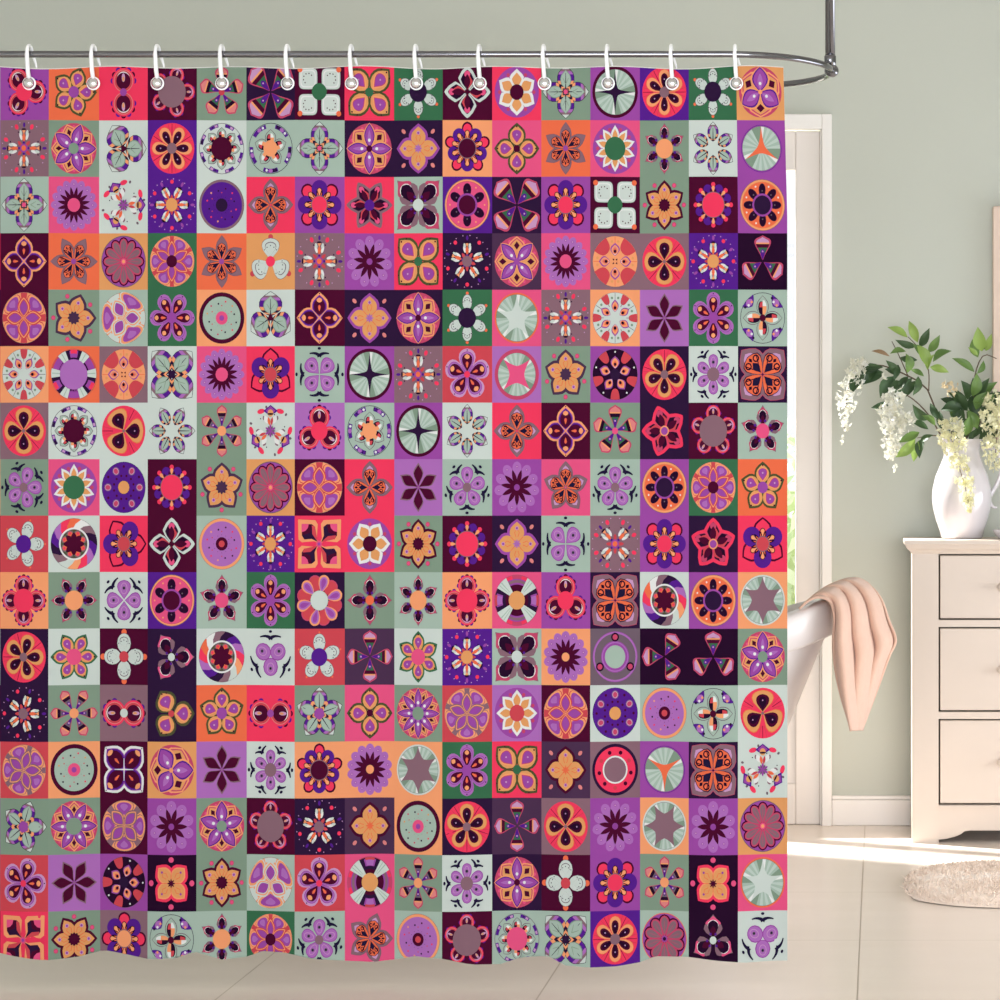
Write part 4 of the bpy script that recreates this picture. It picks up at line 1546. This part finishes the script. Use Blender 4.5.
def add_leaf(m, base, tip, y, col, wr=.40, yt=None):
    p0 = at(*cp(*base), y)
    p1 = at(*cp(*tip), y + (yt if yt is not None else rnd.uniform(-.025, .015)))
    d = p1 - p0
    L = d.length
    d.normalize()
    view = Vector((0, -1, 0)) + Vector((rnd.uniform(-.5, .5), 0, rnd.uniform(.0, .7)))
    nrm = (view - d * view.dot(d)).normalized()
    sd = d.cross(nrm)
    ts = [0, .08, .2, .35, .5, .65, .8, .92, 1]
    ws = [.02, .3, .68, .95, 1, .86, .55, .22, 0.01]
    vs, fs = [], []
    curl = rnd.uniform(-.12, .12)
    for t_, w_ in zip(ts, ws):
        c_ = p0 + d * (L * t_) + nrm * (L * .13 * math.sin(PI * t_) - L * .05) + sd * (curl * L * math.sin(PI * t_))
        h = w_ * wr * L * .5
        vs += [c_ + sd * h + nrm * h * .32, c_ + sd * h * .5 + nrm * h * .1, c_, c_ - sd * h * .5 + nrm * h * .1, c_ - sd * h + nrm * h * .32]
    for k in range(len(ts) - 1):
        for j in range(4):
            a = k * 5 + j
            fs.append((a, a + 1, a + 6, a + 5))
    q = rnd.uniform(-10, 10)
    m.col = lin((col[0] + q, col[1] + q, col[2] + q * .6))
    m.add(vs, fs)


def blossom(m, p, r, col):
    """a small pea-type flower: five cupped petals"""
    ax = Vector((rnd.gauss(0, 1), -abs(rnd.gauss(.6, .6)), rnd.gauss(0, .8))).normalized()
    u = ax.orthogonal().normalized()
    w_ = ax.cross(u)
    ph = rnd.random() * 6
    for k in range(5):
        a = ph + 2 * PI * k / 5
        d = u * math.cos(a) + w_ * math.sin(a)
        t_ = ax.cross(d)
        q = rnd.uniform(-8, 6)
        m.col = lin((min(255, col[0] + q), min(255, col[1] + q), min(250, col[2] + q)))
        rr = r * rnd.uniform(.75, 1.15)
        m.add([p, p + d * rr * .45 + t_ * rr * .36 + ax * rr * .28, p + d * rr + ax * rr * .22, p + d * rr * .45 - t_ * rr * .36 + ax * rr * .28, p + d * rr * .55 + ax * rr * .14],
              [(0, 1, 4), (1, 2, 4), (2, 3, 4), (3, 0, 4)])


def raceme(m, path, rads, y, n, col, col2, size=(.0085, .0125)):
    for i in range(n):
        s = rnd.random()
        c_ = spline([cp(*p) for p in path], s)
        R = np.interp(s, np.linspace(0, 1, len(rads)), rads) * .23
        a = rnd.random() * 2 * PI
        q = math.sqrt(rnd.random())
        px_, py_ = c_[0] + R * q * math.cos(a), c_[1] + R * q * math.sin(a) * .8
        f = rnd.random()
        cc = [col[k] + (col2[k] - col[k]) * f for k in range(3)]
        blossom(m, at(px_, py_, y + rnd.uniform(-1, 1) * R * .0022), rnd.uniform(*size) * (1.12 - .5 * s), cc)


LT, MD, DK = (148, 176, 88), (104, 136, 70), (62, 88, 54)


def spray(label, stems, leaves, racemes, loc):
    root = thing('flower_spray', loc, label, 'flowering branch', 'flowering branches in the white pitcher')
    b = MB()
    for path, y0, y1, r0, r1 in stems:
        pts = []
        for k in range(17):
            s = k / 16
            q = spline([cp(*p) for p in path], s)
            pts.append(at(q[0], q[1], y0 + (y1 - y0) * s))
        b.tube(pts, [r0 + (r1 - r0) * k / 16 for k in range(17)], 7)
    b.build('stem', M['stem'], root, True)
    if leaves:
        b = MB()
        for lf in leaves:
            add_leaf(b, lf[0], lf[1], lf[3], lf[2], *(lf[4:] or ()))
        b.build('leaves', M['leaf'], root, True, 'tone')
    if racemes:
        b = MB()
        for rc in racemes:
            raceme(b, *rc)
        b.build('blossoms', M['petal'], root, False, 'tone')


y = 2.11
WHT, CRM, YEL = (242, 242, 238), (240, 238, 220), (236, 232, 190)
A_leaves = [((600, 160), (512, 116), LT, y), ((642, 185), (603, 90), LT, y), ((648, 205), (692, 122), DK, y), ((688, 228), (738, 153), MD, y), ((706, 268), (788, 220), MD, y),
            ((695, 290), (778, 314), LT, y), ((690, 290), (640, 192), LT, y - .01, .46), ((592, 222), (522, 232), MD, y), ((640, 200), (545, 172), DK, y, .32), ((598, 318), (592, 232), MD, y, .5),
            ((560, 325), (505, 262), DK, y), ((492, 288), (372, 338), DK, y, .36), ((410, 320), (352, 408), DK, y, .5), ((495, 312), (405, 366), DK, y, .55), ((545, 330), (478, 425), DK, y, .5),
            ((530, 448), (438, 468), DK, y, .36), ((618, 340), (545, 445), DK, y, .4), ((645, 330), (622, 415), DK, y, .4), ((600, 330), (552, 392), DK, y, .42), ((682, 305), (712, 236), LT, y),
            ((450, 290), (392, 300), DK, y), ((520, 245), (440, 222), (150, 120, 90), y, .22), ((655, 240), (620, 190), MD, y), ((670, 330), (610, 300), MD, y), ((560, 280), (540, 350), DK, y), ((640, 260), (560, 250), DK, y, .4),
            ((590, 360), (520, 400), DK, y, .5), ((570, 300), (500, 300), DK, y + .01, .5), ((630, 350), (590, 420), DK, y, .5), ((470, 300), (430, 350), DK, y, .5)]
spray('tall leafy branch arching left from the pitcher with the leftmost white hanging cluster',
      [([(800, 660), (740, 540), (685, 390), (600, 330), (490, 285), (400, 290), (350, 340), (330, 460), (322, 560)], 2.12, y, .0028, .0012),
       ([(690, 395), (688, 300), (650, 215), (600, 160)], y, y, .002, .001), ([(600, 330), (560, 240), (530, 180)], y, y, .0018, .001)],
      A_leaves,
      [([(392, 270), (372, 330), (345, 400), (332, 470), (328, 560)], [30, 50, 62, 38, 14], y - .02, 170, WHT, CRM),
       ([(318, 580), (312, 610), (308, 632)], [8, 6, 4], y - .02, 8, WHT, CRM, (.005, .008)),
       ([(490, 325), (505, 340)], [12, 8], y - .03, 6, WHT, CRM)], at(800, 660, 2.12) * 0 + Vector((PC[0], PC[1], tz + .06)))
B_leaves = [((650, 572), (556, 618), MD, 2.08), ((632, 605), (545, 684), LT, 2.07), ((645, 615), (624, 704), LT, 2.07), ((668, 600), (650, 688), DK, 2.08, .42), ((650, 620), (708, 585), DK, 2.08),
            ((700, 520), (620, 455), DK, 2.09), ((735, 520), (695, 448), DK, 2.09), ((690, 560), (610, 520), DK, 2.09), ((720, 545), (660, 500), MD, 2.09), ((742, 560), (735, 480), DK, 2.09)]
spray('low branch bending left from the pitcher with a thick white cluster and green leaves',
      [([(805, 660), (745, 590), (690, 500), (620, 430), (560, 405), (530, 450), (520, 600)], 2.12, 2.08, .0026, .001), ([(745, 590), (690, 590), (640, 600)], 2.1, 2.075, .002, .001)],
      B_leaves,
      [([(540, 420), (525, 490), (530, 570), (525, 640), (522, 690)], [52, 58, 54, 38, 14], 2.06, 230, WHT, CRM), ([(570, 500), (600, 545)], [45, 34], 2.055, 55, WHT, CRM), ([(545, 720), (536, 750)], [8, 5], 2.06, 6, WHT, CRM, (.005, .008))],
      Vector((PC[0], PC[1], tz + .05)))
C_leaves = [((890, 312), (792, 252), MD, 2.12, .3), ((905, 238), (862, 205), LT, 2.12), ((922, 225), (903, 118), LT, 2.12, .5), ((935, 222), (962, 146), LT, 2.12), ((902, 320), (930, 262), MD, 2.12),
            ((905, 250), (880, 170), MD, 2.13, .5), ((925, 215), (965, 185), MD, 2.13), ((840, 470), (742, 478), DK, 2.1, .5), ((838, 450), (775, 398), DK, 2.11), ((862, 435), (832, 350), DK, 2.11, .5),
            ((882, 420), (900, 318), MD, 2.1, .5), ((902, 440), (952, 338), DK, 2.12), ((922, 440), (988, 355), MD, 2.12), ((930, 465), (1015, 400), DK, 2.11), ((852, 525), (765, 545), DK, 2.1, .5),
            ((872, 525), (935, 468), DK, 2.09, .5), ((862, 560), (795, 500), DK, 2.1, .5), ((842, 605), (775, 565), DK, 2.09), ((902, 560), (858, 478), MD, 2.08, .5), ((880, 600), (930, 540), DK, 2.1),
            ((860, 480), (800, 430), DK, 2.12, .6), ((880, 500), (900, 400), DK, 2.12, .6), ((900, 520), (960, 440), DK, 2.12, .6), ((850, 590), (870, 500), MD, 2.07, .5), ((835, 560), (840, 470), DK, 2.12, .6),
            ((895, 480), (940, 400), MD, 2.08, .45), ((870, 620), (900, 560), DK, 2.1), ((830, 620), (810, 560), DK, 2.1)]
rl = random.Random(23)
for _ in range(22):
    bx, by = rl.uniform(800, 960), rl.uniform(430, 610)
    an = rl.uniform(-PI * .95, -PI * .05)
    ln = rl.uniform(70, 105)
    C_leaves.append(((bx, by), (bx + ln * math.cos(an), by + ln * math.sin(an)), DK if rl.random() < .75 else MD, rl.uniform(2.1, 2.16), rl.uniform(.42, .58)))
spray('upright branch with dark glossy leaves behind the pitcher rim, young pale leaves at its top',
      [([(835, 680), (850, 600), (870, 510), (888, 400), (895, 310), (930, 240), (985, 255)], 2.13, 2.12, .003, .0014), ([(845, 620), (900, 520), (960, 420)], 2.13, 2.11, .002, .001)],
      C_leaves, [([(770, 360), (800, 380), (790, 410)], [26, 32, 22], 2.09, 36, (236, 222, 190), (226, 206, 170), (.006, .009))], Vector((PC[0], PC[1], tz + .06)))
spray('drooping cream flower cluster hanging down the front of the white pitcher',
      [([(830, 670), (810, 600), (790, 560), (790, 600), (815, 700), (850, 820), (866, 900)], 2.12, 2.012, .0022, .0008)], None,
      [([(785, 540), (790, 600), (812, 680), (842, 780), (858, 850), (868, 915)], [52, 62, 56, 46, 32, 8], 2.02, 300, (244, 242, 218), YEL), ([(810, 530), (825, 560)], [26, 22], 2.03, 26, WHT, CRM)], Vector((PC[0], PC[1], tz + .05)))
spray('cream flower cluster spilling right over the pitcher handle at the right edge',
      [([(850, 670), (900, 560), (955, 460), (985, 470), (985, 600), (975, 710)], 2.12, 2.06, .0022, .0008)],
      [((940, 450), (880, 440), MD, 2.07), ((940, 450), (975, 408), MD, 2.08)],
      [([(985, 440), (965, 500), (975, 580), (968, 650), (975, 730)], [58, 64, 60, 50, 26], 2.06, 270, (244, 242, 218), YEL), ([(1060, 440), (1060, 560), (1040, 660)], [60, 60, 30], 2.08, 130, (244, 242, 218), YEL)], Vector((PC[0], PC[1], tz + .05)))

# ------------------------------------------------------------------ bath mat
RX, RY, RW, RD = 0.565, 1.225, 0.508, 0.315
b = MB()
rnd = random.Random(5)


def rug_h(u, v):
    d = (abs(u) ** 3.2 + abs(v) ** 3.2)
    return 0.024 * max(0, 1 - d ** 4) ** .5


N_ = 64
vs, fs = [], []
for i in range(13):
    q = (i / 12) ** .7
    for k in range(N_):
        a = 2 * PI * k / N_
        c_, s2 = math.cos(a), math.sin(a)
        uu, v2 = q * math.copysign(abs(c_) ** (2 / 3.2), c_), q * math.copysign(abs(s2) ** (2 / 3.2), s2)
        wob = 1 + .012 * math.sin(5 * a + 1) + .008 * math.sin(11 * a)
        vs.append((RX + RW * uu * wob, RY + RD * v2 * wob, .002 + rug_h(uu, v2) + (.003 * rnd.random() if i < 12 else 0)))
for i in range(12):
    for k in range(N_):
        k2 = (k + 1) % N_
        fs.append((i * N_ + k, (i + 1) * N_ + k, (i + 1) * N_ + k2, i * N_ + k2))
b.add(vs, fs)
for i in range(15000):
    a = rnd.random() * 2 * PI
    q = rnd.random() ** .5
    c_, s2 = math.cos(a), math.sin(a)
    uu, v2 = q * math.copysign(abs(c_) ** (2 / 3.2), c_), q * math.copysign(abs(s2) ** (2 / 3.2), s2)
    x_, y_, z_ = RX + RW * uu, RY + RD * v2, .001 + rug_h(uu, v2)
    dx, dy = rnd.gauss(.002, .006), rnd.gauss(-.001, .006)
    h = rnd.uniform(.006, .012)
    w_ = .0028
    an = rnd.random() * PI
    ox, oy = w_ * math.cos(an), w_ * math.sin(an)
    b.add([(x_ - ox, y_ - oy, z_), (x_ + ox, y_ + oy, z_), (x_ + dx, y_ + dy, z_ + h)], [(0, 1, 2)])
tag(b.build('bath_mat', M['rug']), 'fluffy beige oval bath mat on the pale tiled floor before the dresser', 'bath mat')

# ------------------------------------------------------------------ light
w = bpy.data.worlds.new('daylight'); bpy.context.scene.world = w
w.use_nodes = True
bg = w.node_tree.nodes['Background']
bg.inputs['Color'].default_value = (0.96, 0.98, 1.0, 1)
bg.inputs['Strength'].default_value = 1.1


def area(name, loc, rot, sx, sy, e, col=(1, 1, 1)):
    l = bpy.data.lights.new(name, 'AREA')
    l.shape = 'RECTANGLE'; l.size = sx; l.size_y = sy; l.energy = e; l.color = col
    o = bpy.data.objects.new(name, l); C.objects.link(o)
    o.location = loc; o.rotation_euler = rot
    return o


area('front_fill_area', (0.2, -5.95, 0.95), (PI / 2, 0, 0), 4.0, 1.7, 212, (.955, 1.0, 1.10))  # added fill lamp behind the camera; the room's open end has no window
rw = area('right_window_daylight', (XR - .03, 0.85, 0.65), (0, PI / 2, 0), 1.1, 2.2, 23, (.97, 1.0, 1.07))
rw.data.spread = math.radians(125)
sl = bpy.data.lights.new('sun', 'SUN'); sl.energy = 19.0; sl.angle = math.radians(2.5); sl.color = (1, .98, .95)
so = bpy.data.objects.new('sun', sl); C.objects.link(so)
so.rotation_euler = Vector((1.0, -.50, -1.0)).to_track_quat('-Z', 'Y').to_euler()
so.location = (-3, 4, 4)

# ------------------------------------------------------------------ camera
cd = bpy.data.cameras.new('camera')
cd.sensor_width = 36; cd.sensor_fit = 'HORIZONTAL'
cd.lens = 36 * F / 1000
cd.shift_x = -(VX - 500) / 1000
cd.shift_y = -(500 - VY) / 1000
cd.clip_start = 0.1
co_ = bpy.data.objects.new('camera', cd); C.objects.link(co_)
co_.location = (0, CY, EYE)
co_.rotation_euler = (PI / 2, 0, 0)
sc = bpy.context.scene
sc.camera = co_
sc.view_settings.view_transform = 'Standard'
sc.view_settings.look = 'None'
sc.view_settings.gamma = 1
sc.view_settings.use_curve_mapping = False
sc.view_settings.exposure = 0.0
